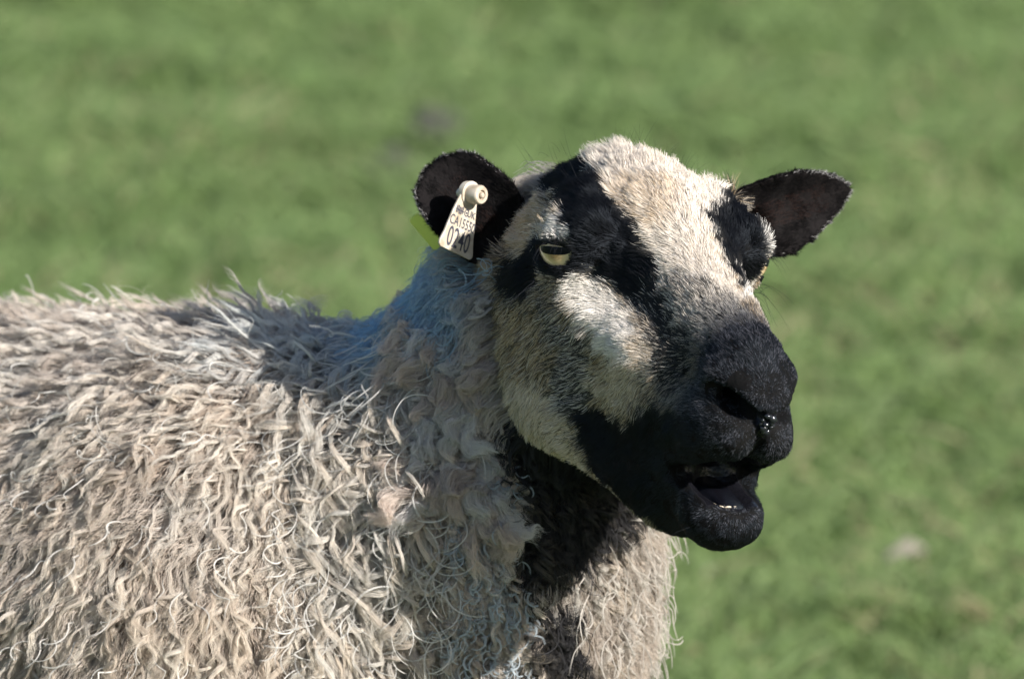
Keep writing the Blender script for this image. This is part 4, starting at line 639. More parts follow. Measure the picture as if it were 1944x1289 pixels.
-10,0,0,1.3,13.8,-9.9,0,0,0.9,14,-9.9,0,0,0.5,14.2,-9.7,0,0,0.1,14.2,-9.7,0,0,-0.3,14.2,-9.7,0,0,-0.8,14.1,-9.8,0,0,-1.4,13.7,-9.8,0,0,1.3,12.8,-10.7,0,0,1.3,13.2,-10.5,0,
0,1,13.7,-10.4,0,0,0.7,13.8,-10.3,0,0,0.3,14,-10.3,0,0,-0.1,14.1,-10.2,0,0,-0.5,14,-10.3,0,0,-1.1,13.6,-10.3,0,0,
]).reshape(-1, 5)
PA = np.array(PAINT)
_m = PA[PA[:, 0] > 1.6].copy()[::2]; _m[:, 0] *= -1
_d = PA[PA[:, 0] < 0.8]
_far = np.linalg.norm(_m[:, None, :3] - _d[None, :, :3], axis=2).min(1) > 2.0
PA = np.concatenate([PA, _m[_far], np.array([(0, -9, 3, 0, 0), (3, -9, 3, 0, 0), (-3, -9, 3, 0, 0), (0, 3, -12, 0, 0), (0, 8, -11, 0, 0)], float)])
PSQ = (PA[:, :3]**2).sum(1)
def markings(p):
    """share of pale hairs and how tan they are, from the skin position"""
    q = p + 0.24 * vnoise(p, 1.3, 3) + 0.24 * vnoise(p, 0.45, 5)
    out = np.zeros((len(p), 2))
    for a in range(0, len(p), 4000):
        c = q[a:a + 4000]
        d2 = np.maximum((c**2).sum(1)[:, None] + PSQ[None, :] - 2 * c @ PA[:, :3].T, 0) + 0.03
        w = d2**-2.1
        w /= w.sum(1, keepdims=True)
        out[a:a + 4000] = w @ PA[:, 3:5]
    return out
def mouth_rim(p):
    return (np.abs(p[:, 0]) < 2.3) & (p[:, 1] > 7) & (p[:, 1] < 13.2) & (p[:, 2] < -5.7) & (p[:, 2] > -8.6)
def eye_rim(p):
    q = np.stack([np.abs(p[:, 0]), p[:, 1], p[:, 2]], 1) - EYE_C
    e1, e2, e3 = q @ EYE_H, q @ EYE_UP, q @ EYE_OUT
    lens = np.maximum(np.hypot(e1, e2 - LID_LOW[0]) - LID_LOW[1], np.hypot(e1, e2 - LID_TOP[0]) - LID_TOP[1])
    return (lens < 0.30) & (e3 > 0.2) & (e3 < 2.4)
def back_limit(z):
    return np.interp(z, [-13, -11.5, -10, -7.6, -5.1, -3.3, 0, 2.5, 5], [4, 0.5, -2.6, -4.3, -5.6, -6.5, -7.6, -11, -12])
def ear_coords(p, e):
    o, U, V, W = e['frame']; d = p - o
    return d @ U, d @ V, d @ W
def in_ear(p, e):
    u, v, w = ear_coords(p, e)
    w0 = ear_w0(e, np.clip(u, 0, e['L']), np.clip(v, -3.2, 3.2))
    return (u > 0.35) & (u < e['L'] + .5) & (np.abs(v) < 3.2) & (np.abs(w - w0) < 0.75)
def region(p):
    """0 fleece, 1 face, 2 right ear, 3 left ear, 4 legs"""
    r = np.zeros(len(p), int)
    face = (p[:, 1] > back_limit(p[:, 2])) & (p[:, 2] > -12.4) & (np.abs(p[:, 0]) < 9) & (p[:, 1] < 18)
    r[face] = 1
    r[in_ear(p, EARS['right'])] = 2
    r[in_ear(p, EARS['left'])] = 3
    z = head_to_world(p)[:, 2]
    r[z < 0.30] = 4
    return r
def bare(p):
    """wet or naked skin: mouth, nostrils, nose pad, eye openings"""
    x, y, z = np.abs(p[:, 0]), p[:, 1], p[:, 2]
    b = (x / 2.3)**2 + ((y - 12.9) / 3.3)**2 + ((z + 7.35) / 1.33)**2 < 1.0
    b |= (x < 1.6) & (y > 8) & (z < -5.8) & (z > -8.7) & (y < 13.4)
    a0 = np.array([2.35, 12.7, -2.5]); a1 = np.array([0.65, 14.75, -3.15]); d = a1 - a0
    q = np.stack([x, y, z], 1)
    t = np.clip(((q - a0) @ d) / (d @ d), 0, 1)
    b |= np.linalg.norm(q - a0 - t[:, None] * d, axis=1) < 0.52
    b |= (x < 0.42) & (y > 13.6) & (z < -2.5) & (z > -4.4)
    b |= (x < 0.14) & (y > 13.4) & (z < -3.5) & (z > -6.6)
    dd = q - EYE_C
    e1, e2, e3 = dd @ EYE_H, dd @ EYE_UP, dd @ EYE_OUT
    lens = np.maximum(np.hypot(e1, e2 - LID_LOW[0]) - LID_LOW[1], np.hypot(e1, e2 - LID_TOP[0]) - LID_TOP[1])
    b |= (lens < 0.10) & (e3 > 0.2) & (e3 < 2.2)
    return b
K_BLACK = np.array([.0025, .0025, .0032]); C_WHITE = np.array([.85, .80, .735]); C_TAN = np.array([.56, .41, .25])

# ------------------------------------------------------------------ the sheep
sheep = bpy.data.objects.new('sheep', None)
sheep.empty_display_size = 0.2
link(sheep)
sheep.location = (float(head_to_world(body_pt(300, 1340, 26))[0]), float(head_to_world(body_pt(300, 1340, 26))[1]), 0.0)
SHEEP_INV = Matrix.Translation(-sheep.location)
sheep['label'] = 'bleating black and white faced sheep with curly cream fleece and tagged ear'
sheep['category'] = 'sheep'

WOOL_TAN = np.array([.53, .42, .325]); WOOL_CREAM = np.array([.82, .76, .67])
VREG = region(SV)
_pm = markings(SV[(VREG == 1)])
_pm[eye_rim(SV[VREG == 1])] *= .1
_pm[mouth_rim(SV[VREG == 1])] *= .05
vcol = np.tile(np.array([.30, .235, .175]), (len(SV), 1))
base = K_BLACK + (C_WHITE * .40 * (1 - _pm[:, 1:]) + C_TAN * .36 * _pm[:, 1:]) * (_pm[:, :1]**2)
base *= 1 - np.clip((SV[VREG == 1][:, 1:2] - 7) / 2, 0, 1) * .9
VMARK = np.zeros((len(SV), 2)); VMARK[VREG == 1] = _pm
vcol[VREG == 1] = base
vcol[(VREG == 2) | (VREG == 3)] = (.006, .0045, .0045)
vcol[VREG == 4] = (.03, .028, .026)
vb = bare(SV) & (VREG == 1)
vcol[vb] = (.006, .006, .008)
skin_mat = attr_skin('sheep_skin', 0.8)
wet_mat = attr_skin('wet_skin', 0.26)
wet_mat.node_tree.nodes['Principled BSDF'].inputs['Specular IOR Level'].default_value = 0.22
skin_mat.node_tree.nodes['Principled BSDF'].inputs['Specular IOR Level'].default_value = 0.12
body = mesh_np('body', head_to_world(SV), SQ, skin_mat, sheep)
at = body.data.attributes.new('col', 'FLOAT_COLOR', 'POINT')
at.data.foreach_set('color', np.concatenate([vcol, np.ones((len(vcol), 1))], 1).astype(np.float32).ravel())
body.matrix_parent_inverse = SHEEP_INV
body.data.materials.append(wet_mat)
if len(body.data.polygons) == len(SQ):
    body.data.polygons.foreach_set('material_index', vb[SQ].all(1).astype(np.int32))

# ------------------------------------------------------------------ face fur
QREG = VREG[SQ[:, 0]]
QC = SV[SQ].mean(1)
qbare = bare(QC)
def strands(p, n, flow, length, lift0, lift1, k, jitter, tuft, seed):
    """short lying hairs: k points each (head frame, cm)"""
    m = len(p)
    tan = flow - n * (flow * n).sum(1, keepdims=True)
    tan = norm(tan + jitter * RNG.normal(size=(m, 3)) * 1.0)
    tan = norm(tan - n * (tan * n).sum(1, keepdims=True) * 0.8)
    out = np.zeros((m, k, 3)); out[:, 0] = p - n * 0.05
    cur = out[:, 0].copy()
    tu = vnoise(p, tuft[0], seed) * tuft[1]
    for i in range(1, k):
        t = (i - .5) / (k - 1)
        lf = (lift0 + (lift1 - lift0) * t)[:, None]
        d = norm(tan * (1 - lf) + n * lf + tu * t)
        cur = cur + d * (length / (k - 1))[:, None]
        out[:, i] = cur
    return out
wq = (QREG == 1) & ~qbare
toward = (SN[SQ[:, 0]] @ (np.array([0, -1, 0]) @ RV))
p, n = sample_roots(wq * np.where(toward > -0.35, 1.0, 0.3) * np.interp(QC[:, 1], [7, 11], [1.0, 2.2]), 270000)
mk = sum(LAST_W[i] * VMARK[LAST_Q[:, i]] for i in range(4))
keep = ~bare(p); p, n, mk = p[keep], n[keep], mk[keep]
mk[eye_rim(p)] *= .12
x, y, z = np.abs(p[:, 0]), p[:, 1], p[:, 2]
# hair lies back from the nose, down over the cheeks, up over the brow
down = np.clip((1.0 - z) / 6.0, 0, 1)[:, None]
sidew = np.clip(x / 5.0, 0, 1)[:, None]
flow = np.array([0, -1.0, 0.0]) + down * np.array([0, 0.35, -0.85]) + np.sign(p[:, :1]) * sidew * np.array([0.35, 0, 0])
flow = flow + 0.45 * vnoise(p, 2.5, 21)
length = np.interp(y, [-9, -5, -1, 3, 8, 12, 15], [1.5, 1.25, 1.0, .82, .60, .40, .30])
length *= np.where((z > 2.6) & (y < 1.5), .78 + .40 * (mk[:, 0] > .6) * np.clip((1.5 - y) / 4, 0, 1), 1.0) * np.where(z < -8, .75, 1.0)
rearc = np.clip((-y - 1.5) / 3, 0, 1) * (z < -2)
length *= 1 + 0.5 * rearc
deye = np.linalg.norm(np.stack([x, y, z], 1) - EYE_C - EYE_OUT * 1.2, axis=1)
length *= np.interp(deye, [0.9, 1.5, 2.2], [.25, .6, 1.0])
dnos = np.linalg.norm(np.stack([x, y, z], 1) - np.array([1.5, 13.8, -2.8]), axis=1)
length *= np.interp(dnos, [0.6, 2.2], [.45, 1.0])
length *= RNG.uniform(.65, 1.2, len(p))
top = np.clip((z - 2.8) / 2, 0, 1) * np.clip((1.5 - y) / 3, 0, 1)
lift0 = 0.30 + 0.22 * top; lift1 = 0.07 + 0.16 * top
S = strands(p, n, flow, length, lift0, lift1, 5, 0.13, (0.40, 0.42), 31)
S = S + (vnoise(S.reshape(-1, 3), 0.8, 41).reshape(S.shape)) * (np.linspace(0, 1, 5)**1.5)[None, :, None] * (length * .12)[:, None, None]
pale = RNG.random(len(p)) < np.clip((mk[:, 0] - .5) * 1.25 + .5, 0, 1)
tn = np.clip(mk[:, 1:] * RNG.uniform(.5, 1.5, (len(p), 1)), 0, 1)
light = (C_WHITE * (1 - tn) + C_TAN * tn) * RNG.uniform(.75, 1.15, (len(p), 1))
dark = K_BLACK * RNG.uniform(.6, 2.0, (len(p), 1))
colr = np.where(pale[:, None], light, dark)
mean_ = light * mk[:, :1]**1.3 + dark * (1 - mk[:, :1])
colr = colr * .68 + mean_ * .32
muz = np.interp(y, [8.6, 11.2], [0, 1])[:, None]            # black muzzle hairs, grey glints painted in, more on the lit lip and chin
grey_glint = K_BLACK + np.array([.13, .13, .15]) * (RNG.random((len(p), 1)) < mk[:, :1] * .85) * RNG.uniform(.3, 1.0, (len(p), 1))
colr = colr * (1 - muz) + grey_glint * muz
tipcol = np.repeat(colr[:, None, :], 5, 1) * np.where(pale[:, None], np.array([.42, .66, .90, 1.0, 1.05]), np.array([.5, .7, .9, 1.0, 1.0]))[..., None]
rad = np.array([1.0, .95, .85, .65, .25])[None, :] * (.00010 + .00012 * RNG.random((len(p), 1))**2) * np.interp(y, [3, 12], [1.0, .52])[:, None]
fur_mat = soft_hair_mat('short_fur', 0.06, 0.022, 0.16, (.74, .85, 1.0))
mz = y + RNG.normal(0, .5, len(y)) > 9.5
muz_mat = soft_hair_mat('muzzle_hair', 0.05, 0.034, 0.24, (.72, .85, 1.0))
mf = make_hair('muzzle_fur', head_to_world(S[mz].reshape(-1, 3)).reshape(S[mz].shape), rad[mz], tipcol[mz], muz_mat, sheep)
mf.matrix_parent_inverse = SHEEP_INV
mf['kind'] = 'stuff'
S, rad, tipcol = S[~mz], rad[~mz], tipcol[~mz]
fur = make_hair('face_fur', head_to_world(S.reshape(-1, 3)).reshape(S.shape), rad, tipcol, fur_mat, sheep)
fur.matrix_parent_inverse = SHEEP_INV
fur['kind'] = 'stuff'

# ------------------------------------------------------------------ ear fur
eS, eC, eR = [], [], []
for nm, code in (('right', 2), ('left', 3)):
    e = EARS[nm]; o, U, V, Wd = e['frame']
    p, n = sample_roots((QREG == code).astype(float), 32000)
    u, v, w = ear_coords(p, e)
    hv = np.interp(u, [q[0] * e['L'] for q in e['prof']], [q[1] for q in e['prof']])
    edge = np.clip(1 - (hv - np.abs(v)) / 0.32, 0, 1)
    tip = np.clip((u / e['L'] - .45) / .4, 0, 1)
    inner = (n @ Wd) > 0.2
    out = V[None, :] * np.sign(v)[:, None]
    flow = U[None, :] + out * (0.2 + 0.7 * edge[:, None]) + 0.5 * vnoise(p, 1.2, 61)
    length = RNG.uniform(.16, .38, len(p))
    length *= np.where(inner & (u < e['L'] * .55), 1.2, 1.0)
    s = strands(p, n, flow, length, np.full(len(p), .25), np.full(len(p), .12), 5, .18, (.5, .3), 63)
    rim = RNG.random(len(p)) < np.clip(edge * (0.01 + .6 * tip), 0, .42)
    c = np.where(rim[:, None], np.array([.42, .40, .39]), np.array([.003, .0025, .0026]) * RNG.uniform(.6, 1.8, (len(p), 1)))
    brown = inner & (np.abs(v) < .75) & (u < e['L'] * .75) & (RNG.random(len(p)) < .45)
    c = np.where((brown & ~rim)[:, None], np.array([.022, .012, .010]), c)
    eS.append(s); eC.append(c); eR.append(np.array([1, .95, .85, .6, .2])[None, :] * RNG.uniform(.00007, .00012, (len(p), 1)))
eS, eC, eR = np.concatenate(eS), np.concatenate(eC), np.concatenate(eR)
ear_mat = soft_hair_mat('ear_hair', 0.04, 0.009, 0.2)
ef = make_hair('ear_fur', head_to_world(eS.reshape(-1, 3)).reshape(eS.shape), eR, eC, ear_mat, sheep)
ef.matrix_parent_inverse = SHEEP_INV
ef['kind'] = 'stuff'

# ------------------------------------------------------------------ lashes, whiskers, tufts
LS = []
def hair_line(root, d0, d1, L, k=5):
    t = np.linspace(0, 1, k)[:, None]
    return np.asarray(root) + L * (t * unit(d0) + t**2 * (np.asarray(d1)))
for sx in (1, -1):
    S3 = np.array([sx, 1, 1])
    for i in range(8):
        a = RNG.uniform(-.9, .9)
        r0 = EYE_C + EYE_H * a * .95 + EYE_UP * (math.sqrt(1.12**2 - (a * .95)**2) - .56) + EYE_OUT * 1.45
        LS.append(hair_line(r0 * S3, (EYE_OUT + EYE_H * a * .5 + RNG.normal(size=3) * .15 - EYE_UP * .2) * S3, (-EYE_UP * .55) * S3, RNG.uniform(.5, 1.1)))
    for i in range(22):
        r0 = EYE_C + EYE_OUT * RNG.uniform(.6, 1.3) + EYE_H * RNG.uniform(-1.2, 1.2) - EYE_UP * RNG.uniform(1.0, 1.9)
        LS.append(hair_line(r0 * S3, (EYE_OUT * .5 + RNG.normal(size=3) * .5) * S3, (-EYE_UP * .5 + RNG.normal(size=3) * .1) * S3, RNG.uniform(1.2, 3.0)))
    for i in range(18):
        yy = RNG.uniform(6, 13); lower = RNG.random() < .55
        r0 = np.array([1.6, yy, -9.6 if lower else -4.8]) + RNG.normal(size=3) * .3
        LS.append(hair_line(r0 * S3, (np.array([1, .2, -.5]) + RNG.normal(size=3) * .35) * S3, np.array([0, 0, -.25]), RNG.uniform(.9, 1.9)))
for i in range(55):
    r0 = np.array([RNG.uniform(-4, 4.5), RNG.uniform(-8, -2), 3.2]); r0[2] = 4.3 - .07 * r0[0]**2 - .05 * (r0[1] + 4)**2
    LS.append(hair_line(r0, np.array([r0[0] * .15, -.5, 1]) + RNG.normal(size=3) * .3, RNG.normal(size=3) * .25, RNG.uniform(.8, 1.6)))
LS = np.array(LS)
lr = np.array([1, .9, .7, .5, .2])[None, :] * np.full((len(LS), 1), .00007)
lc = np.where(RNG.random((len(LS), 1)) < .012, np.array([.5, .48, .45]), np.array([.012, .011, .012]))
wk = make_hair('whiskers', head_to_world(LS.reshape(-1, 3)).reshape(LS.shape), lr, lc, fur_mat, sheep)
wk.matrix_parent_inverse = SHEEP_INV
wk['kind'] = 'stuff'

# ------------------------------------------------------------------ fleece: locks of wavy strands
GRAV = np.array([0, 0, -1.0]) @ HW                 # straight down, in the head frame
REAR = view_to_head([-1, 0.35, 0])                 # towards the rump
def side_coords(p):
    """along the flank (cm, + towards the nose) and height, in the sheep's own side plane"""
    v = p @ RV.T
    return 1243 + v[:, 0] * 36.5, 497 - v[:, 2] * 36.5
def sstep(a, b, x):
    t = np.clip((x - a) / (b - a), 0, 1)
    return t * t * (3 - 2 * t)
def sstep(a, b, x):
    t = np.clip((x - a) / (b - a), 0, 1)
    return t * t * (3 - 2 * t)
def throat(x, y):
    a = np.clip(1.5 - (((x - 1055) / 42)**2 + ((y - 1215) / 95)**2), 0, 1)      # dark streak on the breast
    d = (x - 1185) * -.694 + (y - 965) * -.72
    return np.maximum(a, sstep(955, 1015, x) * sstep(-12, 22, d) * (1 - sstep(1080, 1130, y)) * sstep(760, 840, y))       # black throat wool, with the jaw's cast shadow painted in along the slanting edge
QV = side_coords(QC)
facing = SN[SQ[:, 0]] @ (np.array([0, -1, 0]) @ RV)
near = (QV[0] > -260) & (QV[0] < 1600) & (QV[1] < 1480) & (facing > -0.45)
neckw = sstep(540, 640, QV[0])
eb = EARS['right']['frame'][0]
wq = (QREG == 0) * (np.linalg.norm(QC - eb, axis=1) > 2.6) * (np.linalg.norm(QC - EARS['left']['frame'][0], axis=1) > 4.2) * np.where(near, 1.0 + 0.5 * neckw, 0.10)
N_LOCK = 16500
lp, ln = sample_roots(wq, N_LOCK)
px, py = side_coords(lp)
px = px + 35 * noise(lp, 4.0, 71); py = py + 35 * noise(lp, 4.0, 72)
neck = sstep(540, 610, px)
mat_ = sstep(800, 870, px) * sstep(600, 660, py) * (1 - sstep(1000, 1060, px) * sstep(930, 990, py))
chest = sstep(1010, 1080, px) * sstep(930, 990, py)
dye_shade = np.clip(1.25 - (((px - 745) / 190)**2 + ((py - 585) / 125)**2), 0, 1)
dye_shade = np.maximum(dye_shade, .22 * np.clip(1.2 - (((px - 520) / 160)**2 + ((py - 690) / 55)**2), 0, 1))  # bluish shadow band along the back, painted in with the dye colour
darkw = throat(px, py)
nape = sstep(560, 640, px) * (1 - sstep(640, 720, py))
def zone(t, n_, m_, c_, d_):
    v = t * (1 - neck) + n_ * neck
    v = v * (1 - nape) + d_ * nape
    v = v * (1 - mat_) + m_ * mat_
    return v * (1 - chest) + c_ * chest
rr = lambda s=.25: np.clip(RNG.normal(1, s, N_LOCK), .45, 1.7)
far_lock = ~((px > -320) & (px < 1650) & (py < 1540))
LEN = zone(3.7, 4.2, 1.9, 1.5, 1.8) * rr(.28)
HGT = zone(1.05, 1.45, 1.4, 1.0, 1.3) * rr(.25)
AMP = zone(.33, .58, .20, .20, .28) * rr(.45)
FREQ = zone(1.55, 1.15, 3.2, 2.8, 1.9) * rr(.25)
OUTP = zone(.40, .85, .9, .9, .9)
R0 = zone(.30, .20, .32, .28, .34) * rr(.38)
CLUMP = zone(.82, .90, .72, .64, .60)
topness = np.clip((ln @ (-GRAV) - .72) / .25, 0, 1)
flow = GRAV[None, :] * 1.0 + REAR[None, :] * (.06 * (1 - neck) + .05 * neck + .55 * topness * (1 - neck))[:, None] + .26 * vnoise(lp, 6.0, 81) + .20 * vnoise(lp, 1.6, 85)
flow = norm(flow - ln * (flow * ln).sum(1, keepdims=True))
b1 = np.cross(ln, flow)
KP = 17
t = np.linspace(0, 1, KP)
ph = RNG.uniform(0, 2 * np.pi, N_LOCK)
hand = np.where(RNG.random(N_LOCK) < .5, 1, -1)
stand = topness * RNG.uniform(0, 1.0, N_LOCK)**2 * .5 + (RNG.random(N_LOCK) < .03) * .35
def lock_axis(L_, H_, A_, Fq, ph_):
    g = np.zeros((len(L_), KP, 3))
    s = t**1.15
    h = 1 - np.exp(-3.2 * t)
    lay = 1 - 0.25 * np.clip(t - .6, 0, 1)
    amp = np.sin(np.clip(t * 1.35, 0, 1) * np.pi / 2)**1.4
    for i in range(KP):
        a = ph_ + hand * 2 * np.pi * Fq * t[i]
        L1 = L_ * (1 - .45 * stand)
        g[:, i] = (lp + flow * (L1 * s[i])[:, None] + ln * (H_ * h[i] * lay[i] + stand * L_ * .75 * t[i])[:, None]
                   + b1 * (A_ * amp[i] * np.cos(a))[:, None] + ln * (A_ * OUTP * amp[i] * np.sin(a))[:, None]
                   + flow * (A_ * OUTP * .6 * amp[i] * np.sin(a + 1.2))[:, None])
    return g
h_of = HGT / np.maximum(zone(1.05, 1.45, 1.4, 1.0, 1.3), .1)
G = lock_axis(LEN, HGT, AMP, FREQ, ph)
PER = 32
ws, wc, wr = [], [], []
tone = np.clip(.5 + .5 * noise(lp, 3.0, 91) + RNG.normal(0, .18, N_LOCK), 0, 1)
grey = np.clip(noise(lp, 6.0, 95) * .8, 0, 1)
tint = WOOL_CREAM * (1 - tone[:, None] * .75) + WOOL_TAN * tone[:, None] * .75
tint = tint * (1 - .35 * grey[:, None]) + np.array([.52, .50, .49]) * .35 * grey[:, None]
mt = (mat_ * (RNG.random(N_LOCK) < .5))[:, None]
tint = tint * (1 - .5 * mt) + np.array([.54, .43, .35]) * .5 * mt
ch = chest[:, None] * .5
tint = tint * (1 - ch) + np.array([.50, .42, .345]) * ch
DYE_SHADE = np.array([.31, .56, .77])
dd = (dye_shade * RNG.uniform(.6, 1, N_LOCK))[:, None]
tint = tint * (1 - dd) + DYE_SHADE * dd
bluish = (neck * (1 - dye_shade) * .18 * (RNG.random(N_LOCK) < .5))[:, None]
tint = tint * (1 - bluish) + np.array([.42, .52, .58]) * bluish
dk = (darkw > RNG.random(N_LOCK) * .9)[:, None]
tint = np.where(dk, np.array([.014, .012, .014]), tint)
for k in range(PER):
    sel = np.ones(N_LOCK, bool) if k < 10 else ~far_lock
    m = sel.sum()
    th = RNG.uniform(0, 2 * np.pi, m); rho = np.sqrt(RNG.random(m)) * R0[sel]
    fly = RNG.random(m) < .07
    o1 = rho * np.cos(th); o2 = rho * np.sin(th)
    cl = CLUMP[sel] * np.where(fly, .1, 1)
    shrink = (1 - cl[:, None] * np.clip(t[None, :] * 1.25, 0, 1)**.8)
    S = G[sel] + b1[sel][:, None, :] * (o1[:, None] * shrink)[..., None] + (ln[sel] * .6 + flow[sel] * .8)[:, None, :] * (o2[:, None] * shrink)[..., None]
    S = S + RNG.normal(size=(m, 1, 3)) * (np.where(fly, .22, .03)[:, None, None]) * (t**1.3)[None, :, None]
    # crimp
    S = S + b1[sel][:, None, :] * (np.sin(ph[sel][:, None] * 3 + t[None, :] * 2 * np.pi * (3.0 * LEN[sel] / 3.4)[:, None]) * .075 * np.clip(t * 3, 0, 1)[None, :])[..., None]
    S = S + (vnoise(S.reshape(-1, 3) + RNG.normal(size=3) * 9, .75, 101 + k).reshape(S.shape)) * (.05 + .12 * fly[:, None, None]) * t[None, :, None]
    cut = RNG.uniform(.75, 1.0, m)          # strands end at different lengths
    root = lp[sel] - ln[sel] * .15
    S[:, 0] = root + b1[sel] * o1[:, None] + flow[sel] * o2[:, None]
    S = S[:, :1] + (S - S[:, :1]) * (1 - (1 - cut)[:, None, None] * (t**2)[None, :, None])
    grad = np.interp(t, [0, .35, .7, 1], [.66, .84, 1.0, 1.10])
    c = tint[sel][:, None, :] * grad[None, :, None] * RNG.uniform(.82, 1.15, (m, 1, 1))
    c = c * np.interp(h_of, [.7, 1.2], [.86, 1.04])[sel][:, None, None]
    yel = (np.clip((py[sel] - 820) / 300, 0, 1) * (1 - chest[sel]) * RNG.uniform(0, .45, m))[:, None, None] * (t**2)[None, :, None]
    c = c * (1 - yel) + np.array([.62, .52, .36]) * yel
    rd = RNG.uniform(.00006, .00010, (m, 1)) * np.interp(t, [0, .2, .75, 1], [.9, 1, .8, .12])[None, :]
    rd = rd * np.where(far_lock[sel], 2.2, 1.0)[:, None]
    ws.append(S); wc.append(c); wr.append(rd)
# soft underwool between the locks
N_U = 240000
up, un = sample_roots(wq, N_U)
ux, uy = side_coords(up)
ux = ux + 40 * noise(up, 3.0, 71); uy = uy + 40 * noise(up, 3.0, 72)
unk = sstep(540, 610, ux)
umat = sstep(800, 870, ux) * sstep(600, 660, uy) * (1 - sstep(1000, 1060, ux) * sstep(930, 990, uy))
uch = sstep(1010, 1080, ux) * sstep(930, 990, uy)
unape = sstep(560, 640, ux) * (1 - sstep(640, 720, uy))
udye = np.clip(1.25 - (((ux - 745) / 190)**2 + ((uy - 585) / 125)**2), 0, 1)
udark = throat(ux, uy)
uf = GRAV[None, :] + REAR[None, :] * .25 + .5 * vnoise(up, 2.0, 131)
uf = norm(uf - un * (uf * un).sum(1, keepdims=True))
UL = (2.2 + .1 * unape - .4 * umat) * RNG.uniform(.6, 1.15, N_U)
tu_ = np.linspace(0, 1, 8)
lump = .5 + .5 * noise(up, 1.5, 133)
US = up[:, None, :] - un[:, None, :] * .1 + un[:, None, :] * (((.55 + .35 * lump + .25 * unape + .5 * umat * lump) * UL)[:, None] * (1 - (1 - tu_[None, :])**2) * .8)[..., None] + uf[:, None, :] * ((.55 * UL)[:, None] * tu_[None, :]**1.5)[..., None]
US = US + vnoise(US.reshape(-1, 3), .7, 137).reshape(US.shape) * .30 * tu_[None, :, None] + vnoise(US.reshape(-1, 3) + RNG.random((N_U, 1, 3)).repeat(8, 1).reshape(-1, 3) * .9, .42, 139).reshape(US.shape) * .13 * tu_[None, :, None]
utone = np.clip(.5 + .6 * noise(up, 2.2, 91), 0, 1)[:, None]
UC = (np.array([.70, .63, .56]) * (1 - utone) + np.array([.56, .45, .36]) * utone)
UC = UC * (1 - .45 * (unk * (1 - umat))[:, None]) + np.array([.36, .35, .34]) * .45 * (unk * (1 - umat))[:, None]
mm = (umat * np.clip(noise(up, 1.8, 141) * 1.6, 0, 1))[:, None]
UC = UC * (1 - mm) + np.array([.56, .47, .40]) * mm
UC = UC * (1 - uch[:, None] * .6) + np.array([.46, .38, .31]) * uch[:, None] * .6
ud_ = (udye * RNG.uniform(.7, 1, N_U))[:, None]
UC = UC * (1 - ud_) + DYE_SHADE * ud_
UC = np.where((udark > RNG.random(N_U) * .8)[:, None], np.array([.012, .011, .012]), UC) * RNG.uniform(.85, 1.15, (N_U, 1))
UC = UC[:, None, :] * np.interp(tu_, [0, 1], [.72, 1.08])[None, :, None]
UR = RNG.uniform(.00009, .00015, (N_U, 1)) * np.interp(tu_, [0, .7, 1], [1, .9, .3])[None, :]
ufar = ~((ux > -320) & (ux < 1650) & (uy < 1540))
UR = UR * np.where(ufar, 2.4, 1.0)[:, None]
wool_mat = soft_hair_mat('fleece_wool', 0.42, 0.05, 0.40)
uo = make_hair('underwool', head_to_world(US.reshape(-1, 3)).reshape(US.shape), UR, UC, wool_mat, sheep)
uo.matrix_parent_inverse = SHEEP_INV
uo['kind'] = 'stuff'
ws, wc, wr = np.concatenate(ws), np.concatenate(wc), np.concatenate(wr)
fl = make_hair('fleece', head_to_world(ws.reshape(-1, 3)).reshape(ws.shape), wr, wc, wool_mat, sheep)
fl.matrix_parent_inverse = SHEEP_INV
fl['kind'] = 'stuff'
print('fleece strands', len(ws))

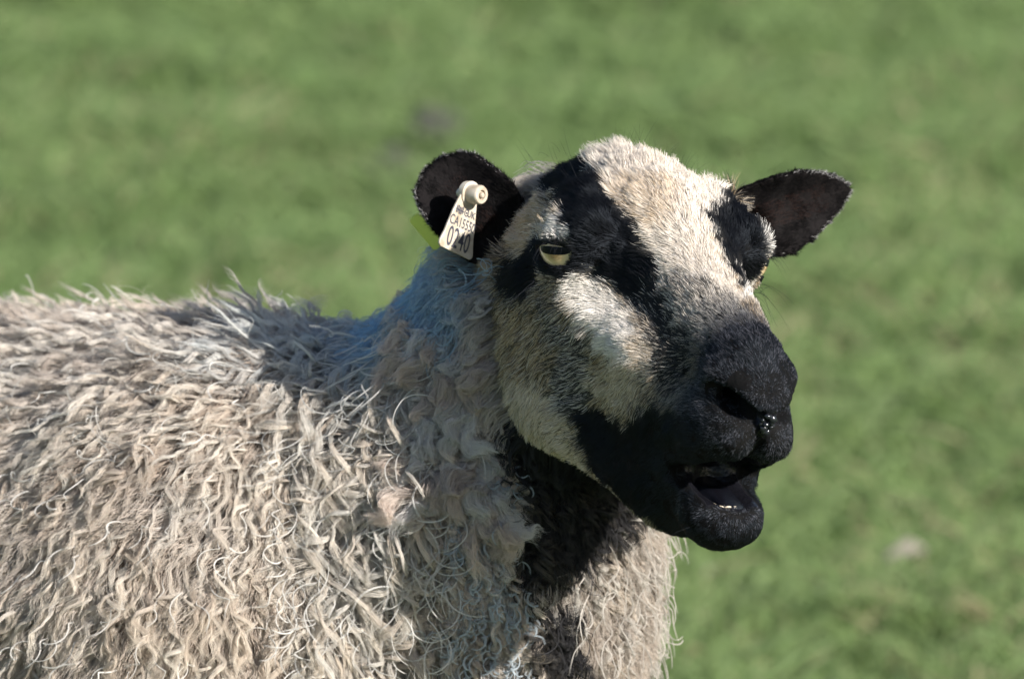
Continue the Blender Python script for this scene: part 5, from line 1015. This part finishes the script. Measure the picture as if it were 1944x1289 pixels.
# ------------------------------------------------------------------ single curling wisps and matted tufts on top of the fleece
def place_roots(cond, n, w=None):
    return sample_roots(((QREG == 0) & cond).astype(float) * (1 if w is None else w), n)
def wisps(p, n, L_, H_, A_, Fq, per, up_, colr, rad, pull=None, spread=.05, jit=.03):
    m = len(p); kk = 15; tt_ = np.linspace(0, 1, kk)
    f = GRAV[None, :] * (1 - up_) + REAR[None, :] * .2 - GRAV[None, :] * up_ + .6 * vnoise(p, 2.2, 161) + .35 * RNG.normal(size=(m, 3))
    if pull is not None: f = f + pull
    f = norm(f - n * (f * n).sum(1, keepdims=True) * .8)
    b = np.cross(n, f)
    ph_ = RNG.uniform(0, 6.28, m); hd = np.where(RNG.random(m) < .5, 1, -1)
    L1 = L_ * RNG.uniform(.7, 1.35, m); A1 = A_ * RNG.uniform(.5, 1.4, m); F1 = Fq * RNG.uniform(.7, 1.3, m); H1 = H_ * RNG.uniform(.8, 1.2, m)
    wx, wy = side_coords(p)
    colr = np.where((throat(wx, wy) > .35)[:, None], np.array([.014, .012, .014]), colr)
    G_ = np.zeros((m, kk, 3))
    for i, q in enumerate(tt_):
        a = ph_ + hd * 6.283 * F1 * q
        am = A1 * min(1, q * 1.6)
        G_[:, i] = p + f * (L1 * q)[:, None] + n * (H1 * (1 - math.exp(-4 * q)))[:, None] + b * (am * (np.cos(a) - np.cos(ph_)))[:, None] + n * (am * .45 * np.sin(a))[:, None] + f * (am * .7 * np.sin(a))[:, None]
    o, c, r = [], [], []
    for k in range(per):
        th = RNG.uniform(0, 6.28, m); rho = RNG.random(m) * spread
        sh = np.interp(tt_, [0, .35, 1], [.8, 1.0, .2])
        o.append(G_ + b[:, None, :] * (rho * np.cos(th))[:, None, None] * sh[None, :, None] + n[:, None, :] * (rho * np.sin(th))[:, None, None] * sh[None, :, None] + RNG.normal(size=(m, 1, 3)) * jit * (tt_**2)[None, :, None])
        c.append((colr * RNG.uniform(.85, 1.12, (m, 1)))[:, None, :] * np.interp(tt_, [0, 1], [.8, 1.1])[None, :, None])
        r.append(RNG.uniform(.8, 1.2, (m, 1)) * rad * np.interp(tt_, [0, .7, 1], [1, .85, .15])[None, :])
    return np.concatenate(o), np.concatenate(c), np.concatenate(r)
WS = []
SIL = np.array([.72, .70, .66])
qx, qy = QV
p_, n_r = place_roots((qx > 560) & (qx < 900) & (qy > 620) & near, 800)
WS.append(wisps(p_, n_r, 3.4, 2.1, .72, 1.05, 7, 0, SIL * RNG.uniform(.85, 1.08, (len(p_), 1)), .00008))
p_, n_r = place_roots((qx < 600) & (qy > 600) & near, 750)
WS.append(wisps(p_, n_r, 2.3, 1.9, .36, 1.4, 8, 0, np.array([.78, .75, .70]) * RNG.uniform(.85, 1.1, (len(p_), 1)), .00009))
crest_n = SN[SQ[:, 0]] @ (-GRAV)
p_, n_r = place_roots((qx < 660) & (crest_n > .72) & (qx > -260), 260)
WS.append(wisps(p_, n_r, 1.7, 2.0, .5, .6, 4, .6, np.array([.66, .63, .58]) * RNG.uniform(.85, 1.1, (len(p_), 1)), .00010))
p_, n_r = place_roots((qx > 1010) & (qy > 960) & (qy < 1450), 700)
WS.append(wisps(p_, n_r, 2.4, 1.9, .42, .9, 5, 0, np.array([.62, .57, .51]) * RNG.uniform(.85, 1.1, (len(p_), 1)), .00010))
p_, n_r = place_roots((qx > 870) & (qx < 1000) & (qy > 880) & near, 650)
WS.append(wisps(p_, n_r, 2.0, 1.7, .22, 2.6, 7, 0, np.array([.50, .55, .58]) * RNG.uniform(.7, 1.1, (len(p_), 1)), .00011, spread=.09))
p_, n_r = place_roots((qx > 600) & (qx < 930) & (qy < 680) & near, 500)
WS.append(wisps(p_, n_r, 1.6, 1.9, .45, 1.2, 4, 0, np.array([.36, .48, .56]) * RNG.uniform(.8, 1.15, (len(p_), 1)), .00009))
W0, W1, W2 = [np.concatenate(q) for q in zip(*WS)]
wo_ = make_hair('wisps', head_to_world(W0.reshape(-1, 3)).reshape(W0.shape), W2, W1, wool_mat, sheep)
wo_.matrix_parent_inverse = SHEEP_INV; wo_['kind'] = 'stuff'
# fat matted clumps of wool behind the cheek
p_, n_r = place_roots((qx > 800) & (qx < 985) & (qy > 610) & (qy < 960) & near, 70)
cc = np.where((RNG.random(len(p_)) < .5)[:, None], np.array([.64, .545, .475]), np.array([.66, .63, .60])) * RNG.uniform(.85, 1.1, (len(p_), 1))
T0, T1, T2 = wisps(p_, n_r, 2.7, 2.1, .34, 1.3, 380, 0, cc, .00008, spread=.75, jit=.22)
T0 = T0 + vnoise(T0.reshape(-1, 3), .55, 181).reshape(T0.shape) * .26 + vnoise(T0.reshape(-1, 3), .22, 183).reshape(T0.shape) * .09
to_ = make_hair('matted_clumps', head_to_world(T0.reshape(-1, 3)).reshape(T0.shape), T2, T1, wool_mat, sheep)
to_.matrix_parent_inverse = SHEEP_INV; to_['kind'] = 'stuff'

TAG_DEPTH = 4.4
# ------------------------------------------------------------------ eyes
def head_matrix(origin_cm, X, Y, Z):
    """object matrix from head-frame axes"""
    M = Matrix.Identity(4)
    o = head_to_world(origin_cm)
    for i, a in enumerate((X, Y, Z)):
        w = HW @ np.asarray(a, float)
        for r in range(3): M[r][i] = w[r]
    for r in range(3): M[r][3] = o[r]
    return M
def place(o, M):
    o.matrix_parent_inverse = SHEEP_INV
    o.matrix_basis = M
def bm_obj(name, bm, mat, parent=None, smooth_=True):
    import bmesh
    me = bpy.data.meshes.new(name)
    bm.normal_update(); bm.to_mesh(me); bm.free()
    if smooth_:
        for f in me.polygons: f.use_smooth = True
    if mat: me.materials.append(mat)
    return link(bpy.data.objects.new(name, me), parent)
import bmesh

def iris_material():
    m, t, b = principled('golden_iris', (.6, .42, .2), 0.12)
    b.inputs['Coat Weight'].default_value = 0.6; b.inputs['Coat Roughness'].default_value = 0.05
    tc = t.nodes.new('ShaderNodeTexCoord')
    mp = t.nodes.new('ShaderNodeMapping'); mp.inputs['Scale'].default_value = (100, 100, 0)
    ln_ = t.nodes.new('ShaderNodeVectorMath'); ln_.operation = 'LENGTH'
    cr = t.nodes.new('ShaderNodeValToRGB')
    no = t.nodes.new('ShaderNodeTexNoise'); no.inputs['Scale'].default_value = 900; no.inputs['Detail'].default_value = 3
    ad = t.nodes.new('ShaderNodeMath'); ad.operation = 'MULTIPLY_ADD'; ad.inputs[1].default_value = .22; ad.inputs[2].default_value = -.11
    su = t.nodes.new('ShaderNodeMath'); su.operation = 'ADD'
    t.links.new(tc.outputs['Object'], mp.inputs[0]); t.links.new(mp.outputs[0], ln_.inputs[0])
    t.links.new(tc.outputs['Object'], no.inputs['Vector']); t.links.new(no.outputs[0], ad.inputs[0])
    t.links.new(ln_.outputs['Value'], su.inputs[0]); t.links.new(ad.outputs[0], su.inputs[1])
    t.links.new(su.outputs[0], cr.inputs[0]); t.links.new(cr.outputs[0], b.inputs['Base Color'])
    e = cr.color_ramp.elements
    e[0].position = .30; e[0].color = (.30, .19, .09, 1)
    e[1].position = .55; e[1].color = (.56, .41, .23, 1)
    x = e.new(.78); x.color = (.60, .47, .30, 1)
    x = e.new(.97); x.color = (.10, .07, .045, 1)
    return m
iris_mat = iris_material()
pupil_mat = principled('pupil_black', (.004, .005, .008), 0.3, Specular_IOR_Level=0.1)[0]
for sx in (1, -1):
    S3 = np.array([sx, 1, 1])
    hx = EYE_H * S3; uy_ = EYE_UP * S3; oz = EYE_OUT * S3
    hx = np.cross(uy_, oz)
    M = head_matrix(EYE_C * S3, hx, uy_, oz)
    bm = bmesh.new(); bmesh.ops.create_uvsphere(bm, u_segments=48, v_segments=32, radius=EYE_R / 100)
    eye = bm_obj('eye', bm, iris_mat, sheep); place(eye, M)
    # slit pupil lying on the eyeball
    bm = bmesh.new(); rows = []
    for j in range(9):
        r_ = []
        for i in range(25):
            a = (i / 24 - .5) * 2; b_ = (j / 8 - .5) * 2
            hgt = .215 * (1 - abs(a)**4)**.5 if abs(a) < 1 else 0
            xx, yy = .90 * a, .06 + hgt * b_
            zz = math.sqrt(max(0, (EYE_R + .006)**2 - xx * xx - yy * yy))
            r_.append(bm.verts.new((xx / 100, yy / 100, zz / 100)))
        rows.append(r_)
    for j in range(8):
        for i in range(24):
            bm.faces.new((rows[j][i], rows[j][i + 1], rows[j + 1][i + 1], rows[j + 1][i]))
    pu = bm_obj('pupil', bm, pupil_mat, eye)

# ------------------------------------------------------------------ mouth and nose details
tooth_mat = principled('tooth_ivory', (.50, .43, .33), 0.3)[0]
tongue_mat, tt, tb = principled('wet_tongue', (.004, .004, .006), 0.12)
tno = tt.nodes.new('ShaderNodeTexNoise'); tno.inputs['Scale'].default_value = 500
tbu = tt.nodes.new('ShaderNodeBump'); tbu.inputs['Strength'].default_value = .5; tbu.inputs['Distance'].default_value = .001
tt.links.new(tno.outputs[0], tbu.inputs['Height']); tt.links.new(tbu.outputs[0], tb.inputs['Normal'])
def lump_mesh(name, c, r, mat, rot=(0, 0, 0), wob=.12, seed=0, parent=sheep, seg=24):
    bm = bmesh.new(); bmesh.ops.create_uvsphere(bm, u_segments=seg, v_segments=seg // 2, radius=1)
    P = np.array([v.co[:] for v in bm.verts])
    P = P * (1 + wob * noise(P * 1.0 + seed, .8, seed)[:, None])
    P = (P * np.asarray(r)) @ rotm(*rot).T + np.asarray(c)
    Wp = head_to_world(P)
    for v, w in zip(bm.verts, Wp): v.co = w
    o = bm_obj(name, bm, mat, parent)
    o.matrix_parent_inverse = SHEEP_INV
    return o
lump_mesh('tongue', (0, 10.9, -8.6), (1.05, 2.2, .5), tongue_mat, (-6, 0, 0), .45, 3)
for i in range(8):
    a = (i - 3.5) / 3.5
    ang = a * 1.0
    c = (1.35 * math.sin(ang), 11.75 + 1.35 * math.cos(ang), -8.70 - .05 * abs(a) + .03 * math.sin(i * 2.3))
    lump_mesh('tooth', c, (.23, .08, .17), tooth_mat, (-25 , 0, -math.degrees(ang)), .05, 10 + i, seg=12)
pad_mat = principled('wet_nose_pad', (.010, .011, .014), 0.14)[0]
k_ = 0
for (xx, yy, zz, r_) in ((.16, 14.98, -3.05, .17), (-.16, 14.98, -3.05, .17), (.20, 14.95, -3.35, .18), (-.19, 14.95, -3.36, .17), (.18, 14.86, -3.66, .18), (-.18, 14.86, -3.66, .17), (.34, 14.86, -3.2, .14), (-.34, 14.86, -3.2, .14), (.13, 14.76, -3.92, .14), (-.13, 14.76, -3.92, .14), (.34, 14.78, -3.5, .13), (-.34, 14.78, -3.5, .13)):
    jx, jz, js = RNG.normal(0, .04), RNG.normal(0, .05), RNG.uniform(.7, 1.35)
    lump_mesh('nose_nodule', (xx + jx, yy - .04, zz + jz), (r_ * js, r_ * .8, r_ * js * RNG.uniform(.6, 1.1)), pad_mat, (0, 0, 0), .35, 40 + k_, seg=12); k_ += 1

# ------------------------------------------------------------------ ear tag
def view_dir(v): return unit(view_to_head(v))
tag = bpy.data.objects.new('ear_tag', None); tag.empty_display_size = .02; link(tag)
tag['label'] = 'cream plastic ear tag printed CA15550 and 0240 with stud, yellow back plate'
tag['category'] = 'ear tag'
e = EARS['right']; eo, eU, eV, eW = e['frame']
pX = view_dir([.64, .71, -.30]); pY = np.array(view_dir([.27, .17, .95])); pY = unit(pY - pX * (pX @ pY)); pN = np.cross(pX, pY)
stud_c = body_pt(889, 366, TAG_DEPTH)
cream, ct, cb = principled('tag_cream_plastic', (.60, .54, .44), 0.42)
cb.inputs['Subsurface Weight'].default_value = .15; cb.inputs['Subsurface Radius'].default_value = (.004, .003, .002)
cn = ct.nodes.new('ShaderNodeTexNoise'); cn.inputs['Scale'].default_value = 160; cn.inputs['Detail'].default_value = 6
crp = ct.nodes.new('ShaderNodeValToRGB'); crp.color_ramp.elements[0].color = (.34, .27, .19, 1); crp.color_ramp.elements[1].color = (.53, .465, .375, 1)
crp.color_ramp.elements[0].position = .3; crp.color_ramp.elements[1].position = .6
tcn = ct.nodes.new('ShaderNodeTexCoord')
ct.links.new(tcn.outputs['Object'], cn.inputs['Vector']); ct.links.new(cn.outputs[0], crp.inputs[0]); ct.links.new(crp.outputs[0], cb.inputs['Base Color'])
ink = principled('tag_ink', (.045, .045, .06), 0.6)[0]
yellow, yt, yb_ = principled('tag_yellow_plastic', (.74, .76, .30), 0.45)
ytr = yt.nodes.new('ShaderNodeBsdfTranslucent'); ytr.inputs[0].default_value = (.85, .90, .38, 1)
ymx = yt.nodes.new('ShaderNodeMixShader'); ymx.inputs[0].default_value = .75
yout = [q for q in yt.nodes if q.type == 'OUTPUT_MATERIAL'][0]
yt.links.new(yb_.outputs[0], ymx.inputs[1]); yt.links.new(ytr.outputs[0], ymx.inputs[2]); yt.links.new(ymx.outputs[0], yout.inputs[0])
TM = head_matrix(stud_c, pX, pY, pN)
tag.matrix_basis = TM
def local_obj(name, bm, mat, parent, smooth_=False):
    o = bm_obj(name, bm, mat, parent, smooth_)
    return o
# plate outline in tag plane, cm, stud at the origin
OUT = [(-0.412, 0.35), (-0.588, 0.0), (-0.746, -0.55), (-0.921, -1.2), (-1.157, -2.35), (-1.353, -2.95), (-1.334, -3.12), (-1.196, -3.25), (1.196, -3.25), (1.334, -3.12), (1.353, -2.95), (1.157, -2.35), (0.921, -1.2), (0.746, -0.55), (0.588, 0.0), (0.412, 0.35), (0.196, 0.52), (-0.196, 0.52)]
def plate_bend(x, y):           # the flag swings forward off the stud
    return 0.06 + 0.010 * y * y
def plate(name, mat, th=.13, parent=tag, sgn=1, z0=0.0):
    bm = bmesh.new()
    ys = sorted(set([.52, .45, .35, .2, 0, -.3, -.55, -.9, -1.2, -1.6, -2.0, -2.35, -2.65, -2.95, -3.12, -3.25]), reverse=True)
    rt = [q for q in OUT if q[0] > 0]
    yy = [q[1] for q in rt][::1]; xx = [q[0] for q in rt]
    o_ = np.argsort(yy); yy = np.array(yy)[o_]; xx = np.array(xx)[o_]
    R_ = []
    for y_ in ys:
        w = float(np.interp(y_, yy, xx)); row = []
        for i in range(9):
            x_ = w * (i / 4 - 1)
            z_ = z0 + sgn * plate_bend(x_, y_)
            row.append((bm.verts.new((x_ / 100, y_ / 100, (z_ + th / 2) / 100)), bm.verts.new((x_ / 100, y_ / 100, (z_ - th / 2) / 100))))
        R_.append(row)
    for j in range(len(R_) - 1):
        for i in range(8):
            a, b_, c, d = R_[j][i], R_[j][i + 1], R_[j + 1][i + 1], R_[j + 1][i]
            bm.faces.new((a[0], d[0], c[0], b_[0])); bm.faces.new((a[1], b_[1], c[1], d[1]))
    for j in range(len(R_) - 1):
        for i in (0, 8):
            a, d = R_[j][i], R_[j + 1][i]
            bm.faces.new((a[0], a[1], d[1], d[0]) if i == 0 else (a[0], d[0], d[1], a[1]))
    for j in (0, len(R_) - 1):
        for i in range(8):
            a, b_ = R_[j][i], R_[j][i + 1]
            bm.faces.new((a[0], b_[0], b_[1], a[1]) if j == 0 else (a[0], a[1], b_[1], b_[0]))
    ob = local_obj(name, bm, mat, parent, False)
    bv = ob.modifiers.new('soft_edge', 'BEVEL'); bv.width = .0004; bv.segments = 2; bv.limit_method = 'ANGLE'
    return ob
front = plate('front_plate', cream)
def lathe(name, prof, mat, parent, seg=40, axis_tilt=None, off=(0, 0, 0)):
    bm = bmesh.new(); rings = []
    for (z_, r_) in prof:
        rings.append([bm.verts.new(((off[0] + r_ * math.cos(2 * math.pi * i / seg)) / 100, (off[1] + r_ * math.sin(2 * math.pi * i / seg)) / 100, (off[2] + z_) / 100)) for i in range(seg)])
    for a, b_ in zip(rings[:-1], rings[1:]):
        for i in range(seg):
            bm.faces.new((a[i], a[(i + 1) % seg], b_[(i + 1) % seg], b_[i]))
    bm.faces.new(rings[-1]); bm.faces.new(rings[0][::-1])
    ob = local_obj(name, bm, mat, parent, True)
    es = ob.modifiers.new('edges', 'EDGE_SPLIT'); es.split_angle = math.radians(35)
    return ob
collar = lathe('collar', [(-.15, .66), (.14, .68), (.20, .67), (.22, .62), (.22, .50)], cream, tag)
stud = lathe('stud', [(.1, .52), (.86, .51), (.94, .47), (.97, .44), (.97, .26), (.86, .25), (.86, .01)], cream, tag)
pin = lathe('pin', [(.82, .17), (.96, .16), (1.02, .11), (1.04, .03)], cream, tag, 24, off=(.05, 0, 0))
rod = lathe('rod', [(-.7, .22), (-.12, .22)], cream, tag, 20)
def print_text(txt, size, y, wscale=1.0, name='printed_number', bold=.0):
    cu = bpy.data.curves.new(name, 'FONT'); cu.body = txt; cu.size = size / 100; cu.align_x = 'CENTER'; cu.offset = bold
    o = bpy.data.objects.new(name, cu); link(o)
    bpy.context.view_layer.update()
    dg = bpy.context.evaluated_depsgraph_get()
    me = bpy.data.meshes.new_from_object(o.evaluated_get(dg))
    me.name = name
    bpy.data.objects.remove(o); bpy.data.curves.remove(cu)
    for v in me.vertices:
        X_, Y_ = v.co.x * wscale * 100, v.co.y * 100 + y
        v.co = (X_ / 100, Y_ / 100, (plate_bend(X_, Y_) + .065 + .012) / 100)
    me.materials.append(ink)
    return link(bpy.data.objects.new(name, me), front)
print_text('0240', 1.5, -3.02, .60, bold=.00012)
print_text('CA15550', .74, -1.88, .70, bold=.00008)
print_text('UK', .50, -1.18, .9, 'printed_letters', bold=.00008).location.x = .0048
# small crest and ring printed over the number
bm = bmesh.new()
def quad2(a, b_, c, d):
    vs = [bm.verts.new((q[0] / 100, q[1] / 100, (plate_bend(*q) + .065 + .012) / 100)) for q in (a, b_, c, d)]
    bm.faces.new(vs)
for i in range(5):
    x0 = -.72 + i * .115
    h0 = .04 * math.sin(i * 1.9)
    quad2((x0, -1.22 + h0), (x0 + .08, -1.23 + h0), (x0 + .09, -.84 + h0), (x0 + .01, -.82 + h0))
quad2((-.76, -1.06), (-.10, -1.08), (-.10, -1.02), (-.76, -1.00))
for i in range(20):
    a0, a1 = 2 * math.pi * i / 20, 2 * math.pi * (i + 1) / 20
    quad2((.10 + .17 * math.cos(a0), -1.03 + .2 * math.sin(a0)), (.10 + .17 * math.cos(a1), -1.03 + .2 * math.sin(a1)), (.10 + .11 * math.cos(a1), -1.03 + .14 * math.sin(a1)), (.10 + .11 * math.cos(a0), -1.03 + .14 * math.sin(a0)))
quad2((.04, -1.08), (.16, -1.08), (.16, -.98), (.04, -.98))
local_obj('printed_crest', bm, ink, front)
# yellow plate behind the ear, swung the other way
bp = plate('back_plate', yellow, .12)
bX = view_dir([.50, .62, -.60]); bY = view_dir([.62, -.14, .78]); bY = unit(bY - bX * (bX @ bY)); bN = np.cross(bX, bY)
BM = head_matrix(body_pt(886, 366, 7.1), bX, bY, bN)
bp.matrix_parent_inverse = TM.inverted(); bp.matrix_basis = BM

# ------------------------------------------------------------------ pasture
def grass_ground():
    m, t, b = principled('pasture_soil', (.05, .08, .02), 0.95)
    tc = t.nodes.new('ShaderNodeTexCoord')
    n1 = t.nodes.new('ShaderNodeTexNoise'); n1.inputs['Scale'].default_value = 1.7; n1.inputs['Detail'].default_value = 6
    n2 = t.nodes.new('ShaderNodeTexNoise'); n2.inputs['Scale'].default_value = 40; n2.inputs['Detail'].default_value = 5
    c1 = t.nodes.new('ShaderNodeValToRGB'); c1.color_ramp.elements[0].position = .35; c1.color_ramp.elements[1].position = .68
    c1.color_ramp.elements[0].color = (.10, .175, .045, 1); c1.color_ramp.elements[1].color = (.15, .22, .07, 1)
    mx = t.nodes.new('ShaderNodeMix'); mx.data_type = 'RGBA'; mx.blend_type = 'MULTIPLY'; mx.inputs[0].default_value = .35
    bu = t.nodes.new('ShaderNodeBump'); bu.inputs['Strength'].default_value = .8; bu.inputs['Distance'].default_value = .03
    t.links.new(tc.outputs['Object'], n1.inputs['Vector']); t.links.new(tc.outputs['Object'], n2.inputs['Vector'])
    t.links.new(n1.outputs[0], c1.inputs[0]); t.links.new(c1.outputs[0], mx.inputs[6]); t.links.new(n2.outputs[0], mx.inputs[7])
    t.links.new(mx.outputs[2], b.inputs['Base Color']); t.links.new(n2.outputs[0], bu.inputs['Height']); t.links.new(bu.outputs[0], b.inputs['Normal'])
    return m
def gz(x, y):
    P = np.stack([np.asarray(x, float), np.asarray(y, float), np.zeros_like(np.asarray(x, float))], -1)
    far = np.clip((np.hypot(P[..., 0], P[..., 1]) - 1.2) / 2, 0, 1)
    return (.008 * noise(P, .6, 201) + .014 * noise(P, 1.7, 202)) * far - .004
ax_ = np.concatenate([[-1500, -600, -200, -80, -40, -20], np.arange(-12, 12.01, .2), [20, 40, 80, 200, 600, 1500]])
gx, gy = np.meshgrid(ax_, ax_, indexing='ij')
gzv = np.where((np.abs(gx) < 13) & (np.abs(gy) < 13), gz(gx, gy), -.02)
n_ = len(ax_)
gi = np.arange(n_ * n_).reshape(n_, n_)
gq = np.stack([gi[:-1, :-1], gi[1:, :-1], gi[1:, 1:], gi[:-1, 1:]], -1).reshape(-1, 4)
ground = mesh_np('ground', np.stack([gx, gy, gzv], -1).reshape(-1, 3), gq, grass_ground())
ground['kind'] = 'structure'

N_G = 700000
bx_ = RNG.uniform(-3.2, 3.2, N_G); by_ = -1.5 + 10.5 * RNG.random(N_G)
# more blades where the camera looks past the sheep
tier = RNG.random(N_G)
foc = tier < .36
wide = tier > .68
wr_ = 3 + 8 * RNG.random(N_G)**1.5
bx_ = np.where(wide, RNG.uniform(-1, 1, N_G) * wr_, bx_); by_ = np.where(wide, 4 + RNG.uniform(-1, 1, N_G) * wr_, by_)
bx_ = np.where(foc, RNG.uniform(-1.3, 1.3, N_G), bx_); by_ = np.where(foc, RNG.uniform(1.6, 6.8, N_G), by_)
P2 = np.stack([bx_, by_, np.zeros(N_G)], -1)
patch = noise(P2, .12, 211) * .26 + noise(P2, 1.1, 212) * .22
tuft = noise(P2, .08, 213) * .55
keep = RNG.random(N_G) < .72 + .35 * tuft
P2, patch, tuft, wide = P2[keep], patch[keep], tuft[keep], wide[keep]
m = len(P2)
P2[:, 2] = gz(P2[:, 0], P2[:, 1])
H_ = (.034 + .018 * RNG.random(m)) * (1 + .45 * tuft + .25 * patch)
lean = RNG.normal(size=(m, 3)) * .55; lean[:, 2] = 0
lean = lean + vnoise(P2, .3, 217) * np.array([.15, .15, 0])
tg = np.array([0, .35, .7, 1.0])
GS = P2[:, None, :] + H_[:, None, None] * (tg[None, :, None] * np.array([0, 0, 1.0]) + (tg**2)[None, :, None] * lean[:, None, :] * .9)
GS[:, 3, 2] -= H_ * .12
q = np.clip(.5 + .55 * patch + RNG.normal(0, .22, m), 0, 1)[:, None]
GC = np.array([.162, .255, .078]) * (1 - q) + np.array([.225, .302, .105]) * q
dry = (RNG.random(m) < np.clip(.05 + .12 * noise(P2, .35, 219), .015, .3))[:, None]
GC = np.where(dry, np.array([.36, .31, .17]), GC) * RNG.uniform(.75, 1.2, (m, 1))
GR = RNG.uniform(.0009, .0017, (m, 1)) * np.where(wide, 1.7, 1.0)[:, None] * np.array([.8, 1, .8, .15])[None, :]
grass_mat = soft_hair_mat('grass_blade', .38, .05, .35)
gr = make_hair('grass', GS, GR, GC, grass_mat, None)
gr['kind'] = 'stuff'
gr['label'] = 'short green pasture grass covering the field'

# ------------------------------------------------------------------ small things lying in the grass
def ground_at(px, py, h=0.0):
    """where a sight line over this part of the field meets the ground"""
    d = FWD + RIGHT * (px - 972) / PXCM / 100 / CAM_DIST + UP * (644.5 - py) / PXCM / 100 / CAM_DIST
    o = np.array(cam.location); s = (h - o[2]) / d[2]
    return o + d * s
leaf_mat, lt, lb = principled('dry_leaf', (.24, .21, .17), .7)
g0 = ground_at(1722, 1050, .04)
bm = bmesh.new(); rows = []
for j in range(9):
    v_ = j / 8; w = .008 * math.sin(math.pi * (v_ * .92 + .04))**.7
    rows.append([bm.verts.new(((v_ - .5) * .028, w * (i - 2) / 2, .004 + .006 * abs(i - 2) / 2 + .006 * math.sin(v_ * 3.1) + .002 * math.sin(i * 2 + j))) for i in range(5)])
for j in range(8):
    for i in range(4):
        bm.faces.new((rows[j][i], rows[j + 1][i], rows[j + 1][i + 1], rows[j][i + 1]))
leaf = bm_obj('fallen_leaf', bm, leaf_mat)
sd = leaf.modifiers.new('thickness', 'SOLIDIFY'); sd.thickness = .0008
leaf.location = (g0[0], g0[1], float(gz(g0[0], g0[1])) + .034); leaf.rotation_euler = (.15, -.2, .35)
leaf['label'] = 'pale dry leaf lying curled in the grass below and beyond the muzzle'
leaf['category'] = 'leaf'
dung_mat = principled('dung_dark', (.05, .048, .038), .75)[0]
def dung(px, py, nb, spread, label):
    g = ground_at(px, py, .02)
    root = bpy.data.objects.new('dung_heap', None); root.empty_display_size = .05; link(root)
    root.location = (g[0], g[1], float(gz(g[0], g[1])))
    root['label'] = label; root['category'] = 'dung'; root['group'] = 'dung heaps in the grass'
    for i in range(nb):
        b_ = bmesh.new(); bmesh.ops.create_icosphere(b_, subdivisions=2, radius=1)
        P = np.array([v.co[:] for v in b_.verts]); P *= (1 + .2 * noise(P + i * 7.3, .7, 300 + i))[:, None]
        r_ = RNG.uniform(.008, .011)
        for v, q_ in zip(b_.verts, P * np.array([r_ * 1.25, r_, r_ * .9])): v.co = q_
        o = bm_obj('pellet', b_, dung_mat, root)
        a = RNG.uniform(0, 6.28); rr_ = spread * math.sqrt(RNG.random())
        o.location = (rr_ * math.cos(a), rr_ * math.sin(a) * 1.2, .026 + .018 * (1 - rr_ / spread)); o.rotation_euler = (RNG.random() * 3, RNG.random() * 3, RNG.random() * 3)
dung(830, 232, 14, .026, 'wider dark dung heap in the far grass, higher of the two')
dung(747, 306, 10, .019, 'smaller dark dung heap in the far grass, lower of the two')
